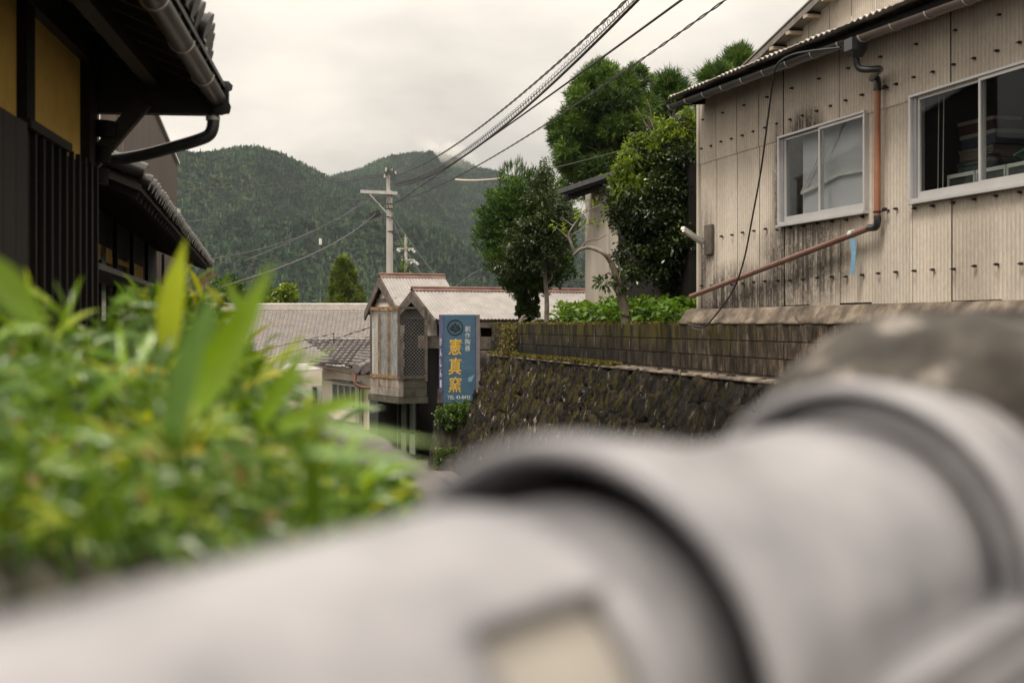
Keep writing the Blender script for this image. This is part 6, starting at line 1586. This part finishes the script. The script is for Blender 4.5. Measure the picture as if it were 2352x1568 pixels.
def herb(label, name, roots, nleaf, spread, L, W, mats, Yr=(0,0), up=.6, group=None, cat='plant'):
    u, v, Y = roots; base = P(u, v, Y); t = thing(name, label, cat, base, 0, group)
    st = MB(); tip = Vector((spread*.15, -.02, spread*1.0))
    for j in range(3):
        q = Vector((random.uniform(-1,1)*spread*.5, random.uniform(-.5,.3)*spread*.5, spread*random.uniform(.5,1))); st.tube([Vector((0,0,-.12)), q*.4+Vector((0,0,.0)), q], [.0035,.003,.0015], 5)
    so = st.build('stem', mats[0], t); set_tint(so, .4)
    for i in range(nleaf):
        a = random.uniform(0, 6.28); h = random.uniform(-.3, 1); rr = random.uniform(.1,.7)
        p = Vector((math.cos(a)*rr*spread, math.sin(a)*rr*spread*.5, h*spread*.7)); dr = Vector((math.cos(a)+random.uniform(-.4,.4), math.sin(a)*.6-.2, up+random.uniform(-.7,.5))).normalized(); l = L*random.uniform(.6,1.15)
        mb = MB(); blade(mb, p, p+dr*l, W*random.uniform(.7,1.2), (0,0,l*.10), 5, (random.uniform(-.5,.5),-1,.5)); o = mb.build('leaf', random.choice(mats), t); set_tint(o, random.random())
    return t
GL = 'herbs growing on the bank behind the ridge tiles'
hs = [((-60,900,1.5),'blurred herb clump at the left edge in front of the dark boards'), ((90,860,1.9),'pale green herb clump below the dark board fence'), ((215,830,2.0),'herb clump with whitish buds left of the tall yellow blade'),
      ((330,960,1.6),'herb clump at the foot of the tall yellow blade'), ((60,1120,1.15),'very blurred herb clump low at the left edge'), ((240,1170,1.05),'very blurred herb clump just above the tile ridge on the left'),
      ((430,1130,1.15),'blurred herb clump above the middle of the long tile'), ((600,1090,1.35),'blurred herb clump left of the far wall cap'), ((720,1120,1.25),'blurred yellow-green herb clump touching the far wall cap'),
      ((540,960,1.9),'herb clump under the two big diagonal blades'), ((150,1010,1.35),'blurred clump in the middle of the left mass'), ((650,1040,2.2),'small herb clump before the cream house window'), ((810,1165,1.5),'low herb clump just left of the dark tile groove')]
for (rt3, l) in hs: herb(l, 'herb', rt3, 26, (.036 if rt3[0] > 650 else .060)*rt3[2], .046*rt3[2], 0.0056*rt3[2]/1.3, [m_grass, m_grass, m_grassd, m_grassd, m_yel] if rt3[0] > 150 else [m_grass, m_grassd], up=.35, group=GL)
# sharper small plants farther back
for (rt3, l, ms) in (((400,745,4.2),'sharper yellow and orange leaved plant under the brown eaves',[m_grass,m_yel,m_dry,m_grassd]), ((350,765,4.4),'sharper dark green leafy stems below the brown eaves',[m_grass,m_grassd]), ((470,770,4.0),'sharper leafy stems with yellow tips before the tiled roof',[m_grass,m_yel]),
                     ((540,905,3.6),'bamboo-like stems in front of the pale tiled roof',[m_grass,m_yel,m_grassd]), ((560,1010,3.2),'dense bamboo-like leaves left of the cream house',[m_grass,m_grassd])):
    herb(l, 'bamboo_grass', rt3, 44, .17, .105, .011, ms, up=.35, group='bamboo grass farther back on the bank')
nC = 5200; uu = 300+rng.random(nC)*330; vv_ = np.interp(uu, [300,400,520,700], [690,690,770,1010])+rng.random(nC)**.8*260; Yd = 3.6+rng.random(nC)*.8
C = np.stack([(uu-1176)/F*Yd, Yd, H-(vv_-743)/F*Yd], 1)
tag(leaves('undergrowth', C, rng.normal(size=(nC,3))+[0,-.4,.3], .085, .014, m_grass, None, np.clip(.35+.35*rng.normal(size=nC),0,1)), 'dense thin leaves farther back on the bank', None, None, 'stuff')
# the big single blades
def bigblade(label, px, w, Y, mat, tint, bend=0, Y2=None, face=(0,-1,.3)):
    (u0,v0),(u1,v1) = px; a = P(u0,v0,Y); b = P(u1,v1,Y2 or Y); t = thing('grass_blade_plant', label, 'grass plant', a)
    mb = MB(); blade(mb, (0,0,0), b-a, w/F*Y, (bend/F*Y,0,0), 12, face); o = mb.build('leaf', mat, t); set_tint(o, tint)
    s = MB(); s.tube([Vector((0,0,.01)), Vector((0,.02,-.12))], .003, 6); so = s.build('stem', m_grass, t); set_tint(so, .3); return t
bigblade('tall upright yellow-green blade at the left of the two biggest leaves', ((386,800),(428,545)), 58, 1.75, m_yel, .25, -8)
bigblade('widest green blade leaning right in front of the tiled roof', ((395,1010),(505,650)), 70, 1.15, m_grassd, .5, -18)
bigblade('long bright blade reaching up right across the tiled roof', ((420,960),(628,600)), 88, 1.2, m_grass, .62, 12)
bigblade('narrow bright green blade pointing up right below the tiled roof', ((590,975),(700,795)), 44, 1.7, m_grass, .5, 6)
bigblade('flat bright blade pointing right before the cream house', ((630,985),(850,900)), 42, 1.5, m_grass, .7, 0)
bigblade('broad green blade at the left edge before the dark boards', ((-40,600),(110,770)), 75, 1.2, m_grass, .55, 10)
bigblade('pale blade stretching right over the glass doors', ((730,985),(1020,1020)), 52, 1.05, m_grassd, .85, 0, None, (0,-.3,1))
bigblade('second pale blade stretching right below the glass doors', ((700,1040),(1000,1070)), 60, 1.0, m_grassd, .7, 0, None, (0,-.3,1))
bigblade('yellow curled blade near the end of the brown eaves', ((505,700),(470,655)), 20, 2.6, m_yel, .9, 6)
bigblade('short upright green blade between the wires and the tiled roof', ((560,720),(517,635)), 26, 2.2, m_grass, .6, -3)
bigblade('upright dark green blade at the centre of the leaf mass', ((470,900),(490,690)), 40, 1.3, m_grassd, .3, 6)
